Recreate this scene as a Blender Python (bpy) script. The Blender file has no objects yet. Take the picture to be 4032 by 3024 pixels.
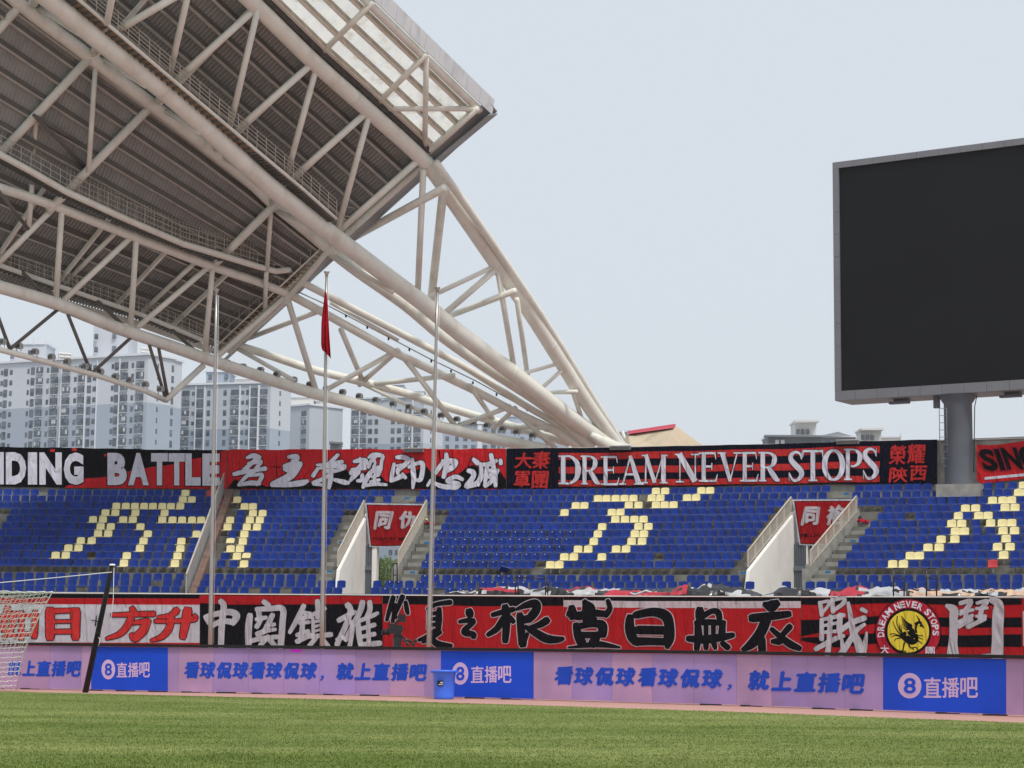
import bpy, math, random
from mathutils import Vector, noise as mnoise
random.seed(7)
S = bpy.context.scene
COL = S.collection
PI = math.pi

# ------------------------------------------------------------------ camera
FPX = 8000.0
ROLL, PITCH, EYE = 0.010, math.atan(1005/8000.0), 1.3
_F = Vector((0, math.cos(PITCH), math.sin(PITCH)))
_R0, _U0 = Vector((1, 0, 0)), Vector((0, -math.sin(PITCH), math.cos(PITCH)))
_R = _R0*math.cos(ROLL) + _U0*math.sin(ROLL)
_U = _U0*math.cos(ROLL) - _R0*math.sin(ROLL)
cam_d = bpy.data.cameras.new('camera')
cam_d.sensor_width = 36; cam_d.lens = 36*FPX/4032
cam_d.clip_start = 0.5; cam_d.clip_end = 6000
cam = bpy.data.objects.new('camera', cam_d); COL.objects.link(cam)
from mathutils import Matrix
m3 = Matrix((_R, _U, -_F)).transposed()
cam.matrix_world = Matrix.Translation((0, 0, EYE)) @ m3.to_4x4()
S.camera = cam

# ------------------------------------------------------------------ world, sun, exposure
SUN_EL, SUN_AZ = math.radians(56), math.radians(152)     # azimuth clockwise from +Y
w = bpy.data.worlds.new('World'); S.world = w; w.use_nodes = True
nt = w.node_tree; nt.nodes.clear()
sky = nt.nodes.new('ShaderNodeTexSky'); sky.sky_type = 'NISHITA'; sky.sun_disc = False
sky.sun_elevation = SUN_EL; sky.sun_rotation = SUN_AZ
sky.air_density = 1.2; sky.dust_density = 6.0; sky.ozone_density = 1.0
mix = nt.nodes.new('ShaderNodeMixRGB'); mix.inputs[0].default_value = 0.86
mix.inputs[2].default_value = (7.0, 7.55, 8.2, 1)       # even overcast veil over the clear sky
bgn = nt.nodes.new('ShaderNodeBackground'); bgn.inputs[1].default_value = 0.1
out = nt.nodes.new('ShaderNodeOutputWorld')
nt.links.new(sky.outputs[0], mix.inputs[1]); nt.links.new(mix.outputs[0], bgn.inputs[0]); nt.links.new(bgn.outputs[0], out.inputs[0])
sl = bpy.data.lights.new('sun', 'SUN'); sl.energy = 2.2; sl.angle = math.radians(11); sl.color = (1.0, 0.955, 0.89)
sun = bpy.data.objects.new('sun', sl); COL.objects.link(sun)
sd = Vector((math.sin(SUN_AZ)*math.cos(SUN_EL), math.cos(SUN_AZ)*math.cos(SUN_EL), math.sin(SUN_EL)))
sun.rotation_euler = sd.to_track_quat('Z', 'Y').to_euler()
S.view_settings.view_transform = 'Standard'; S.view_settings.look = 'None'
S.view_settings.exposure = 0.12; S.view_settings.gamma = 1.0
try: S.view_settings.use_curve_mapping = False
except Exception: pass
try:
    S.cycles.max_bounces = 6; S.cycles.use_denoising = True
except Exception: pass

# ------------------------------------------------------------------ geometry helpers
def ray(px, py):
    d = _F + _R*((px-2016)/FPX) - _U*((py-1512)/FPX)
    return d/d.y
def at(px, py, D):
    d = ray(px, py)
    return Vector((d.x*D, D, EYE + d.z*D))
def zat(px, py, D): return at(px, py, D).z
def lerp(a, b, t): return a + (b-a)*t
def interp(x, pts):
    if x <= pts[0][0]: return pts[0][1]
    for (x0, y0), (x1, y1) in zip(pts, pts[1:]):
        if x <= x1: return y0 + (y1-y0)*(x-x0)/(x1-x0)
    return pts[-1][1]
def extrap(x, pts):
    if x < pts[0][0]: (x0, y0), (x1, y1) = pts[0], pts[1]
    elif x > pts[-1][0]: (x0, y0), (x1, y1) = pts[-2], pts[-1]
    else: return interp(x, pts)
    return y0 + (y1-y0)*(x-x0)/(x1-x0)

# the stand is an arc round this centre
CX, CY = -32.3, -27.5
def pol(phi, R, z): return Vector((CX + R*math.sin(phi), CY + R*math.cos(phi), z))
def cyl(px, py, R, off=0.0):
    """pixel ray meets the upright cylinder of radius R round the arc centre"""
    d = ray(px, py)
    a = d.x*d.x + 1; b = -2*(d.x*CX + CY); c = CX*CX + CY*CY - (R-off)**2
    t = (-b + math.sqrt(b*b - 4*a*c))/(2*a)
    return Vector((d.x*t, t, EYE + d.z*t))
def phi_of(p): return math.atan2(p.x-CX, p.y-CY)
def phi_at(px, py, R): return phi_of(cyl(px, py, R))

# ------------------------------------------------------------------ materials
def nodes_of(name):
    m = bpy.data.materials.new(name); m.use_nodes = True
    n = m.node_tree.nodes; b = n['Principled BSDF']
    return m, m.node_tree, b
def mat(name, col, rough=0.6, metal=0.0, var=0.12, scale=2.0, bump=0.0, bscale=20.0, spec=0.3, emit=0.0,
        trans=0.0, stain=None, stretch=(1, 1, 1), detail=5, bdist=0.02):
    m, t, b = nodes_of(name)
    L, N = t.links, t.nodes
    b.inputs['Roughness'].default_value = rough; b.inputs['Metallic'].default_value = metal
    b.inputs['Specular IOR Level'].default_value = spec
    tc = N.new('ShaderNodeTexCoord'); mp = N.new('ShaderNodeMapping'); mp.inputs['Scale'].default_value = stretch
    L.new(tc.outputs['Object'], mp.inputs[0])
    nz = N.new('ShaderNodeTexNoise'); nz.inputs['Scale'].default_value = scale; nz.inputs['Detail'].default_value = detail
    L.new(mp.outputs[0], nz.inputs['Vector'])
    rp = N.new('ShaderNodeValToRGB')
    rp.color_ramp.elements[0].position = 0.3; rp.color_ramp.elements[1].position = 0.7
    rp.color_ramp.elements[0].color = tuple(max(0, c*(1-var)) for c in col) + (1,)
    rp.color_ramp.elements[1].color = tuple(min(1, c*(1+var)) for c in col) + (1,)
    L.new(nz.outputs[0], rp.inputs[0]); src = rp.outputs[0]
    if stain:
        scol, amt, sscale, sst = stain
        mp2 = N.new('ShaderNodeMapping'); mp2.inputs['Scale'].default_value = sst; L.new(tc.outputs['Object'], mp2.inputs[0])
        n2 = N.new('ShaderNodeTexNoise'); n2.inputs['Scale'].default_value = sscale; n2.inputs['Detail'].default_value = 7
        n2.inputs['Roughness'].default_value = 0.65
        L.new(mp2.outputs[0], n2.inputs['Vector'])
        r2 = N.new('ShaderNodeValToRGB'); r2.color_ramp.elements[0].position = 0.5; r2.color_ramp.elements[1].position = 0.72
        r2.color_ramp.elements[1].color = (amt, amt, amt, 1); L.new(n2.outputs[0], r2.inputs[0])
        mx = N.new('ShaderNodeMixRGB'); mx.inputs[2].default_value = scol + (1,)
        L.new(r2.outputs[0], mx.inputs[0]); L.new(src, mx.inputs[1]); src = mx.outputs[0]
    L.new(src, b.inputs['Base Color'])
    if bump:
        n3 = N.new('ShaderNodeTexNoise'); n3.inputs['Scale'].default_value = bscale; n3.inputs['Detail'].default_value = 3
        L.new(mp.outputs[0], n3.inputs['Vector'])
        bp = N.new('ShaderNodeBump'); bp.inputs['Strength'].default_value = bump; bp.inputs['Distance'].default_value = bdist
        L.new(n3.outputs[0], bp.inputs['Height']); L.new(bp.outputs[0], b.inputs['Normal'])
    if emit:
        L.new(src, b.inputs['Emission Color']); b.inputs['Emission Strength'].default_value = emit
    if trans:
        tr = N.new('ShaderNodeBsdfTranslucent'); L.new(src, tr.inputs[0])
        ms = N.new('ShaderNodeMixShader'); ms.inputs[0].default_value = trans
        o = N['Material Output']; L.new(b.outputs[0], ms.inputs[1]); L.new(tr.outputs[0], ms.inputs[2]); L.new(ms.outputs[0], o.inputs[0])
    return m
def cloth(name, col, trans=0.0, rough=0.85):
    """banner cloth: crease relief shared by every colour of print on it"""
    m, t, b = nodes_of(name); L, N = t.links, t.nodes
    b.inputs['Roughness'].default_value = rough; b.inputs['Specular IOR Level'].default_value = 0.02
    tc = N.new('ShaderNodeTexCoord')
    nz = N.new('ShaderNodeTexNoise'); nz.inputs['Scale'].default_value = 0.9; nz.inputs['Detail'].default_value = 3
    L.new(tc.outputs['Object'], nz.inputs['Vector'])
    mx = N.new('ShaderNodeMixRGB'); mx.inputs[1].default_value = tuple(c*0.88 for c in col)+(1,); mx.inputs[2].default_value = tuple(min(1, c*1.1) for c in col)+(1,)
    L.new(nz.outputs[0], mx.inputs[0]); L.new(mx.outputs[0], b.inputs['Base Color'])
    mp = N.new('ShaderNodeMapping'); mp.inputs['Rotation'].default_value = (0, math.radians(28), 0); mp.inputs['Scale'].default_value = (1.5, 1.5, 0.45)
    L.new(tc.outputs['Object'], mp.inputs[0])
    n3 = N.new('ShaderNodeTexNoise'); n3.inputs['Scale'].default_value = 1.5; n3.inputs['Detail'].default_value = 2.5; n3.inputs['Distortion'].default_value = 1.2
    L.new(mp.outputs[0], n3.inputs['Vector'])
    bp = N.new('ShaderNodeBump'); bp.inputs['Strength'].default_value = 0.9; bp.inputs['Distance'].default_value = 0.26
    L.new(n3.outputs[0], bp.inputs['Height']); L.new(bp.outputs[0], b.inputs['Normal'])
    if trans:
        tr = N.new('ShaderNodeBsdfTranslucent'); L.new(mx.outputs[0], tr.inputs[0])
        ms = N.new('ShaderNodeMixShader'); ms.inputs[0].default_value = trans
        o = N['Material Output']; L.new(b.outputs[0], ms.inputs[1]); L.new(tr.outputs[0], ms.inputs[2]); L.new(ms.outputs[0], o.inputs[0])
    return m

M = {}
M['cream'] = mat('cream_paint', (.77, .765, .69), .42, var=.05, scale=1.2, spec=.4, stain=((.46, .37, .25), .40, .9, (1, 1, .35)), bump=.15, bscale=6)
M['brownpurlin'] = mat('glazing_purlin_paint', (.42, .36, .28), .5, var=.12, scale=2)
M['flange'] = mat('purlin_flange', (.50, .49, .45), .5, var=.1, scale=2)
M['steel_dark'] = mat('purlin_paint_and_shade', (.12, .11, .095), .5, var=.12, scale=2)
M['under'] = mat('deck_sheet', (.28, .285, .272), .5, var=.1, scale=.7, stain=((.20, .20, .19), .5, 1.2, (1, 1, 1)))
M['fascia'] = mat('fascia_panel', (.30, .31, .32), .45, var=.08, scale=.6, metal=.3)
M['fascia_light'] = mat('fascia_panel_light', (.66, .67, .69), .4, var=.05, scale=.6, metal=.2, stain=((.22, .21, .22), .5, 1.0, (1, 1, .2)))
M['poly'] = mat('polycarbonate', (.95, .94, .90), .35, var=.04, scale=.8, trans=.85, stain=((.55, .50, .38), .45, 1.3, (1, 1, 1)))
M['gutter'] = mat('gutter_dark', (.07, .062, .055), .7, var=.3, scale=3)
M['rust'] = mat('walkway_soffit', (.30, .21, .12), .8, var=.3, scale=2.5)
M['rail'] = mat('handrail_galvanised', (.50, .46, .39), .45, var=.1, scale=3)
M['conc'] = mat('stand_concrete', (.19, .185, .165), .9, var=.22, scale=1.5, bump=.4, bscale=9, stain=((.045, .043, .038), .9, .8, (1, 1, .5)))
M['conc_light'] = mat('stair_concrete', (.30, .30, .275), .9, var=.15, scale=2.5, bump=.3, bscale=12, stain=((.12, .12, .11), .6, 1.4, (1, 1, .8)))
M['plaster'] = mat('white_plaster', (.84, .82, .79), .85, var=.04, scale=1, bump=.2, bscale=4, stain=((.60, .55, .50), .6, .5, (1, 1, .3)))
M['blue'] = mat('seat_blue', (.007, .030, .205), .5, var=.28, scale=.9, spec=.15)
M['bluelip'] = mat('seat_blue_lip_highlight', (.075, .125, .40), .45, var=.25, scale=2, spec=.3)  # light caught by the pan lip, painted in as a lighter blue
M['yellowlip'] = mat('seat_yellow_lip_highlight', (.84, .76, .45), .45, var=.1, scale=2, spec=.3)  # same painted lip highlight for the yellow seats
M['yellow'] = mat('seat_yellow', (.76, .68, .36), .45, var=.10, scale=1.3, spec=.35)
M['redseat'] = mat('seat_red', (.50, .045, .06), .5, var=.1)
M['sticker'] = mat('seat_sticker', (.75, .74, .70), .6)
M['bracket'] = mat('seat_bracket', (.5, .5, .48), .4, metal=.4)
M['c_white'] = cloth('cloth_white', (.60, .60, .68)); M['c_red'] = cloth('cloth_red', (.50, .018, .024))
M['c_black'] = cloth('cloth_black', (.005, .005, .007)); M['c_navy'] = cloth('cloth_navy', (.0045, .005, .014))
M['c_redprint'] = cloth('cloth_red_print', (.46, .03, .03)); M['c_crimson'] = cloth('cloth_crimson', (.36, .015, .035))
M['c_yellow'] = cloth('cloth_yellow', (.62, .52, .05)); M['c_purplish'] = cloth('cloth_red_edge', (.30, .02, .05))
M['t_red'] = cloth('thin_cloth_red', (.60, .022, .030), .50); M['t_white'] = cloth('thin_cloth_white', (.74, .74, .80), .50)
M['t_black'] = cloth('thin_cloth_black', (.005, .005, .008), .1)
M['lilac'] = mat('led_lilac', (.315, .205, .40), .5, var=.16, scale=.8, emit=.10, stain=((.30, .22, .62), .5, .6, (1, 1, 1)))
M['lilac_b'] = mat('led_lilac_warm', (.385, .235, .40), .5, var=.14, scale=.9, emit=.10, stain=((.50, .28, .36), .5, .9, (1, 1, 1)))
M['ledblue'] = mat('led_blue', (.006, .055, .50), .5, var=.14, scale=.7, emit=.12)
M['ledtext'] = mat('led_text_blue', (.008, .055, .44), .5, var=.1, emit=.08)
M['ledpink'] = mat('led_logo_pink', (.55, .38, .58), .5, var=.06, emit=.10)
M['magenta'] = mat('led_magenta', (.55, .03, .60), .5, emit=.15)
M['black'] = mat('black_rubber', (.012, .012, .013), .6, var=.2)
M['blackmetal'] = mat('black_metal', (.010, .010, .013), .35, var=.2, spec=.5)
M['steel'] = mat('stainless_pole', (.40, .395, .37), .38, metal=.75, var=.08, scale=.8)
M['screen'] = mat('screen_black', (.009, .0105, .013), .6, var=.12, scale=.25, spec=.18)
M['frame'] = mat('screen_frame_panel', (.205, .215, .23), .45, var=.05, scale=.8, metal=.15)
M['column'] = mat('column_grey', (.135, .155, .18), .65, var=.10, scale=.8, stain=((.12, .115, .10), .6, .7, (1, 1, .4)))
M['brown'] = mat('brown_coping', (.20, .13, .105), .8, var=.25, scale=2.5)
M['glassrail'] = mat('frosted_rail_panel', (.38, .40, .40), .35, var=.12, scale=2, stretch=(1, 1, .3))
M['bin'] = mat('bin_plastic', (.055, .20, .98), .33, var=.05, scale=3, spec=.5)
M['net'] = mat('net_cord', (.80, .80, .80), .7, var=.03)
M['flag'] = cloth('flag_red', (.50, .012, .025), .35)
M['grassbase'] = None
M['track'] = mat('track_surface', (.50, .28, .235), .95, var=.07, scale=1.5, bump=.3, bscale=60)
M['earth'] = mat('outer_ground', (.27, .265, .25), .95, var=.2, scale=.05)
M['bluesign'] = mat('step_sign_blue', (.02, .16, .34), .5, var=.05)
M['bldg_white'] = mat('render_pale', (.55, .575, .625), .85, var=.04, scale=.05)
M['bldg_blue'] = mat('render_blue_grey', (.36, .41, .485), .85, var=.04, scale=.05)
M['bldg_grey'] = mat('render_grey', (.45, .485, .53), .85, var=.04, scale=.05)
M['bldg_dark'] = mat('render_slate', (.30, .355, .43), .85, var=.05, scale=.05)
M['bldg_beige'] = mat('render_beige', (.66, .64, .61), .85, var=.05, scale=.1)
M['bldg_trim'] = mat('render_trim', (.68, .70, .74), .8, var=.03, scale=.1)
M['bldg_slate2'] = mat('far_slate', (.17, .18, .20), .8, var=.08, scale=.1)
M['wglass'] = mat('window_glass', (.11, .13, .16), .15, var=.7, scale=.5, spec=.6)
M['wframe'] = mat('window_frame', (.075, .09, .11), .5, var=.08)
M['ac'] = mat('ac_unit', (.55, .56, .58), .5)
M['sand'] = mat('sandstone', (.56, .46, .33), .9, var=.05, scale=.5, stain=((.36, .29, .20), .8, .45, (1, 1, 1)))
M['sandred'] = mat('ridge_red', (.52, .06, .09), .7)
M['leaf'] = mat('leaf_green', (.17, .26, .07), .6, var=.5, scale=1.5, trans=.3)
M['bark'] = mat('bark', (.10, .08, .06), .9)
M['lamp_grey'] = mat('floodlight_housing', (.34, .335, .32), .35, metal=.4, var=.2)
M['lamp_glass'] = mat('floodlight_glass', (.06, .06, .06), .15, spec=.6)
M['whitecap'] = mat('rail_cap', (.60, .58, .54), .5, var=.06)

# ------------------------------------------------------------------ mesh builder
class MB:
    def __init__(s): s.v = []; s.f = []; s.m = []; s.ms = []
    def mi(s, m):
        if m not in s.ms: s.ms.append(m)
        return s.ms.index(m)
    def face(s, pts, m):
        n = len(s.v); s.v += [tuple(p) for p in pts]; s.f.append(tuple(range(n, n+len(pts)))); s.m.append(s.mi(m))
    def raw(s, vs, fs, m):
        n = len(s.v); s.v += [tuple(p) for p in vs]; k = s.mi(m)
        for f in fs: s.f.append(tuple(n+i for i in f)); s.m.append(k)
    def box8(s, P, m):
        """P: 4 bottom corners then 4 top corners, same order"""
        s.raw(P, [(3, 2, 1, 0), (4, 5, 6, 7), (0, 1, 5, 4), (1, 2, 6, 5), (2, 3, 7, 6), (3, 0, 4, 7)], m)
    def box(s, c, h, m, rz=0.0):
        cx, cy, cz = c; hx, hy, hz = h; co, si = math.cos(rz), math.sin(rz)
        q = [(-hx, -hy), (hx, -hy), (hx, hy), (-hx, hy)]
        P = [(cx+x*co-y*si, cy+x*si+y*co, cz-hz) for x, y in q] + [(cx+x*co-y*si, cy+x*si+y*co, cz+hz) for x, y in q]
        s.box8(P, m)
    def pbox(s, p0, p1, R0, R1, z0, z1, m, dphi=.01):
        n = max(1, int(math.ceil((p1-p0)/dphi)))
        vs = []
        for i in range(n+1):
            a = lerp(p0, p1, i/n)
            vs += [pol(a, R0, z0), pol(a, R1, z0), pol(a, R1, z1), pol(a, R0, z1)]
        fs = [(0, 1, 2, 3), (4*n+3, 4*n+2, 4*n+1, 4*n)]
        for i in range(n):
            b, c = 4*i, 4*i+4
            for k in range(4): fs.append((b+k, c+k, c+(k+1) % 4, b+(k+1) % 4))
        s.raw(vs, fs, m)
    def tube(s, pts, r, m, n=10, caps=True):
        pts = [Vector(p) for p in pts]
        if len(pts) < 2: return
        rr = r if isinstance(r, (list, tuple)) else [r]*len(pts)
        t0 = (pts[1]-pts[0]).normalized()
        up = Vector((0, 0, 1)) if abs(t0.z) < .95 else Vector((1, 0, 0))
        x = t0.cross(up).normalized(); vs = []
        for i, p in enumerate(pts):
            a = pts[max(0, i-1)]; b = pts[min(len(pts)-1, i+1)]
            t = (b-a).normalized()
            x = (x - t*x.dot(t)).normalized(); y = t.cross(x)
            for k in range(n):
                an = 2*PI*k/n
                vs.append(p + (x*math.cos(an) + y*math.sin(an))*rr[i])
        fs = []
        for i in range(len(pts)-1):
            for k in range(n):
                k2 = (k+1) % n
                fs.append((i*n+k, i*n+k2, (i+1)*n+k2, (i+1)*n+k))
        if caps: fs += [tuple(range(n))[::-1], tuple((len(pts)-1)*n+k for k in range(n))]
        s.raw(vs, fs, m)
    def beam(s, a, b, w, h, m):
        """rectangular bar from a to b, width w across, height h down from the line"""
        a, b = Vector(a), Vector(b); t = (b-a).normalized()
        x = t.cross(Vector((0, 0, 1))).normalized()*(w/2); y = Vector((0, 0, h))
        s.box8([a-x-y, a+x-y, b+x-y, b-x-y, a-x, a+x, b+x, b-x], m)
    def build(s, name, parent=None, smooth=False, origin=None, **props):
        if origin is None: origin = parent_loc(parent)
        me = bpy.data.meshes.new(name)
        me.from_pydata([(x-origin[0], y-origin[1], z-origin[2]) for x, y, z in s.v], [], s.f)
        for m in s.ms: me.materials.append(m)
        me.polygons.foreach_set('material_index', s.m)
        if smooth: me.polygons.foreach_set('use_smooth', [True]*len(s.f))
        me.update()
        o = bpy.data.objects.new(name, me); COL.objects.link(o)
        if parent: o.parent = parent
        else: o.location = origin
        for k, v in props.items(): o[k] = v
        return o
def parent_loc(p):
    v = Vector((0, 0, 0))
    while p is not None: v += p.location; p = p.parent
    return v
def thing(name, loc, label, category, group=None):
    o = bpy.data.objects.new(name, None); o.empty_display_size = .3; COL.objects.link(o)
    o.location = loc; o['label'] = label; o['category'] = category
    if group: o['group'] = group
    return o
def tag(o, label, category, group=None):
    o['label'] = label; o['category'] = category
    if group: o['group'] = group
    return o
def struct(mb, name, **k):
    o = mb.build(name, origin=(0, 0, 0), **k); o['kind'] = 'structure'; return o
def tubepart(name, pts, r, m, parent, n=10):
    b = MB(); b.tube(pts, r, m, n); return b.build(name, parent, smooth=True)
def ordinal(n):
    return '%d%s' % (n, 'th' if 10 <= n % 100 <= 20 else {1: 'st', 2: 'nd', 3: 'rd'}.get(n % 10, 'th'))

# ------------------------------------------------------------------ ground
b = MB()
b.box((0, 900, -.35), (2500, 3000, .30), M['earth']); struct(b, 'ground')
def grass_material():
    m, t, bs = nodes_of('turf'); L, N = t.links, t.nodes
    bs.inputs['Roughness'].default_value = .9; bs.inputs['Specular IOR Level'].default_value = .15
    tc = N.new('ShaderNodeTexCoord')
    def nz(sc, det, st=(1, 1, 1)):
        mp = N.new('ShaderNodeMapping'); mp.inputs['Scale'].default_value = st; L.new(tc.outputs['Object'], mp.inputs[0])
        n = N.new('ShaderNodeTexNoise'); n.inputs['Scale'].default_value = sc; n.inputs['Detail'].default_value = det; L.new(mp.outputs[0], n.inputs['Vector']); return n
    n1, n2, n3 = nz(.30, 3, (.45, 1.3, 1)), nz(16, 5), nz(2.4, 4, (.6, 1.2, 1))
    r1 = N.new('ShaderNodeValToRGB'); r1.color_ramp.elements[0].color = (.128, .178, .038, 1); r1.color_ramp.elements[1].color = (.240, .278, .092, 1)
    r1.color_ramp.elements[0].position = .35; r1.color_ramp.elements[1].position = .68
    L.new(n1.outputs[0], r1.inputs[0])
    r3 = N.new('ShaderNodeValToRGB'); r3.color_ramp.elements[0].color = (.82, .83, .80, 1); r3.color_ramp.elements[1].color = (1.16, 1.14, 1.12, 1)
    r3.color_ramp.elements[0].position = .33; r3.color_ramp.elements[1].position = .7
    L.new(n3.outputs[0], r3.inputs[0])
    r2 = N.new('ShaderNodeValToRGB'); r2.color_ramp.elements[0].color = (.72, .72, .72, 1); r2.color_ramp.elements[1].color = (1.25, 1.25, 1.25, 1)
    r2.color_ramp.elements[0].position = .3; r2.color_ramp.elements[1].position = .7
    L.new(n2.outputs[0], r2.inputs[0])
    a = N.new('ShaderNodeMixRGB'); a.blend_type = 'MULTIPLY'; a.inputs[0].default_value = 1; L.new(r1.outputs[0], a.inputs[1]); L.new(r3.outputs[0], a.inputs[2])
    c = N.new('ShaderNodeMixRGB'); c.blend_type = 'MULTIPLY'; c.inputs[0].default_value = 1; L.new(a.outputs[0], c.inputs[1]); L.new(r2.outputs[0], c.inputs[2])
    L.new(c.outputs[0], bs.inputs['Base Color'])
    bp = N.new('ShaderNodeBump'); bp.inputs['Strength'].default_value = .6; bp.inputs['Distance'].default_value = .05
    L.new(n2.outputs[0], bp.inputs['Height']); L.new(bp.outputs[0], bs.inputs['Normal'])
    return m
M['turf'] = grass_material()
def gpt(px, py):
    d = ray(px, py); t = -EYE/d.z; return Vector((d.x*t, t, 0))
EDGE = [(-2600, 2690), (-1200, 2702), (50, 2723), (700, 2739), (1400, 2756), (2100, 2777), (2900, 2803), (4032, 2846), (5200, 2900)]
edge = [gpt(*q) for q in EDGE]
def edge_y(x): return extrap(x, [(p.x, p.y) for p in edge])
b = MB()
b.box((22, 66, -.03), (46, 66, .025), M['track'])
struct(b, 'running_track')
b = MB()
for p, q in zip(edge, edge[1:]):
    b.face([(p.x, -40, 0), (q.x, -40, 0), (q.x, q.y, 0), (p.x, p.y, 0)], M['turf'])
    b.face([(p.x, p.y, 0), (q.x, q.y, 0), (q.x, q.y+.03, -.006), (p.x, p.y+.03, -.006)], M['turf'])
struct(b, 'pitch')
# mown grass blades over the strip of pitch the photograph looks across
def blades():
    n0 = 190000; vs = []; fs = []
    rnd = random.random
    k = 0
    while k < n0:
        y = 19.0 + 27*(rnd()**1.35)
        hw = y*.262
        x = (rnd()*2-1)*hw
        if y > edge_y(x) - .02: continue
        a = rnd()*PI; h = (.008 + .015*rnd()); wd = .003 + .005*rnd()
        lx, ly = (rnd()-.5)*.03, (rnd()-.5)*.03
        dx, dy = math.cos(a)*wd, math.sin(a)*wd*.4
        i = len(vs)
        vs += [(x-dx, y-dy, 0), (x+dx, y+dy, 0), (x+lx, y+ly, h)]
        fs.append((i, i+1, i+2)); k += 1
    me = bpy.data.meshes.new('grass'); me.from_pydata(vs, [], fs); me.materials.append(M['turf'])
    o = bpy.data.objects.new('grass', me); COL.objects.link(o); o['kind'] = 'stuff'; o['label'] = 'short mown green grass of the football pitch'
blades()

# ------------------------------------------------------------------ grandstand
UP = [dict(R=134.2+.8*(10-i), z=8.78-.425*i) for i in range(11)]          # row 0 top ... row 10
LO = [dict(R=132.8, z=3.79), dict(R=132.0, z=3.46), dict(R=131.2, z=3.09)]
TR = .8
PH0, PH1 = math.radians(-6), math.radians(33)
def phr(px, i, up=True):
    r = UP[i] if up else LO[i]
    py = 1935 + 27.5*i if up else (2265, 2290, 2315)[i]
    return phi_at(px, py, r['R']+.3)
def skew(a, b, Ra=134.4, Rb=139.6): return lambda R: a + (b-a)*(R-Ra)/(Rb-Ra)
G1 = dict(L=skew(phi_at(1337, 2225, 134.4), phi_at(1432, 2030, 139.6)), R=skew(phi_at(1577, 2200, 134.4), phi_at(1678, 2025, 139.6)),
          sl=skew(phr(1262, 10), phr(1356, 3)), sr=skew(phr(1657, 10), phr(1765, 3)))
G2 = dict(L=skew(phi_at(2958, 2225, 134.4), phi_at(3115, 2020, 139.6)), R=skew(phi_at(3205, 2200, 134.4), phi_at(3372, 2015, 139.6)),
          sl=skew(phr(2894, 10), phr(3045, 3)), sr=skew(phr(3300, 10), phr(3470, 3)))
G1['ul'], G1['ur'] = phr(1543, 1), phr(1634, 1)
G2['ul'], G2['ur'] = phr(3257, 1), phr(3352, 1)
FL = phr(38, 3)
PT0f, PT1f = skew(phr(781, 10), phr(878, 0), 134.4, 142.4), skew(phr(826, 10), phr(922, 0), 134.4, 142.4)
PT0, PT1 = PT0f(137), PT1f(137)
stand = thing('grandstand', (0, 105, 0), 'curved concrete end grandstand carrying rows of blue seats below a banner-covered back wall', 'grandstand')
R_BACK = 143.2; Z_BACK = 11.72
b = MB()
for i, r in enumerate(UP):
    R0, R1 = r['R']-.12, (UP[i-1]['R']-.12 if i else R_BACK)
    z0 = r['z'] - (.62 if i < 10 else 1.0)
    segs = [(PH0, PH1)] if i <= 2 else [(PH0, G1['L'](r['R']+.3)), (G1['R'](r['R']+.3), G2['L'](r['R']+.3)), (G2['R'](r['R']+.3), PH1)]
    for a, c in segs: b.pbox(a, c, R0, R1+.05, z0+.001*i, r['z'], M['conc'])
b.build('terrace', stand)
b = MB()
for i, r in enumerate(LO):
    R0 = r['R']-(.8 if i < 2 else .32); R1 = LO[i-1]['R']-.8 if i else 134.2
    segs = [(PH0, PH1)] if i == 2 else ([(PH0, G1['L'](133)), (G1['R'](133), G2['L'](133)), (G2['R'](133), PH1)] if i == 0 else [(PH0, PH1)])
    for a, c in segs: b.pbox(a, c, R0, R1, r['z']-.62, r['z']-.001*i, M['conc'])
b.build('lower_terrace', stand)
b = MB(); b.pbox(PH0, PH1, 130.03, 130.4, -.05, 2.50, M['conc_light']); b.pbox(PH0, PH1, 130.42, 134, -.05, 2.30, M['conc']); b.build('front_wall', stand)
b = MB(); b.pbox(PH0, PH1, R_BACK, R_BACK+.3, 7.2, Z_BACK, M['conc_light']); b.build('back_wall', stand)
b = MB(); b.pbox(PH0, PH1, R_BACK-.1, R_BACK+.4, Z_BACK, Z_BACK+.06, M['whitecap']); b.build('wall_coping', stand)
# front railing that the lower banners hang over
fr = thing('front_railing', pol(math.radians(12), 130.2, 2.62), 'long metal railing along the top of the front wall behind the lower banners', 'railing')
b = MB(); b.tube([pol(lerp(PH0, PH1, i/120), 130.0, 3.37) for i in range(121)], .035, M['whitecap'], 8); b.build('top_rail', fr, smooth=True)
b = MB()
ph = phi_at(-60, 2400, 130.2); phe = phi_at(4090, 2400, 130.2)
while ph < phe:
    p = pol(ph, 129.99, 0); b.box((p.x, p.y, 3.0), (.024, .012, .38), M['rail'], -ph); ph += .157/130
b.build('railing_bars', fr, kind='stuff')

# stairs: half steps between the rows
def steps(p0, p1, rows, name='step'):
    for i in rows:
        r = UP[i]; q0 = p0(r['R']+.4) if callable(p0) else p0; q1 = p1(r['R']+.4) if callable(p1) else p1
        mb = MB(); mb.pbox(q0+.0012, q1-.0012, r['R']+.28, r['R']+.66, r['z']-.01, r['z']+.215, M['conc_light']); mb.build(name, stand)
for g in (G1, G2):
    steps(g['sl'], g['L'], range(4, 11)); steps(g['R'], g['sr'], range(4, 11))
    steps(g['ul']+.0006, g['ur']-.0006, range(1, 3))
    for a, c in ((g['sl'](133), g['L'](133)-.0012), (g['R'](133)+.0012, g['sr'](133))):
        for k in range(3):
            mb = MB(); mb.pbox(a+.0008, c-.0008, 133.1+.33*k, 133.43+.33*k, 3.7, 3.97+.19*k, M['conc_light']); mb.build('step', stand)
steps(PH0, FL-.004, range(3, 11))
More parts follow.
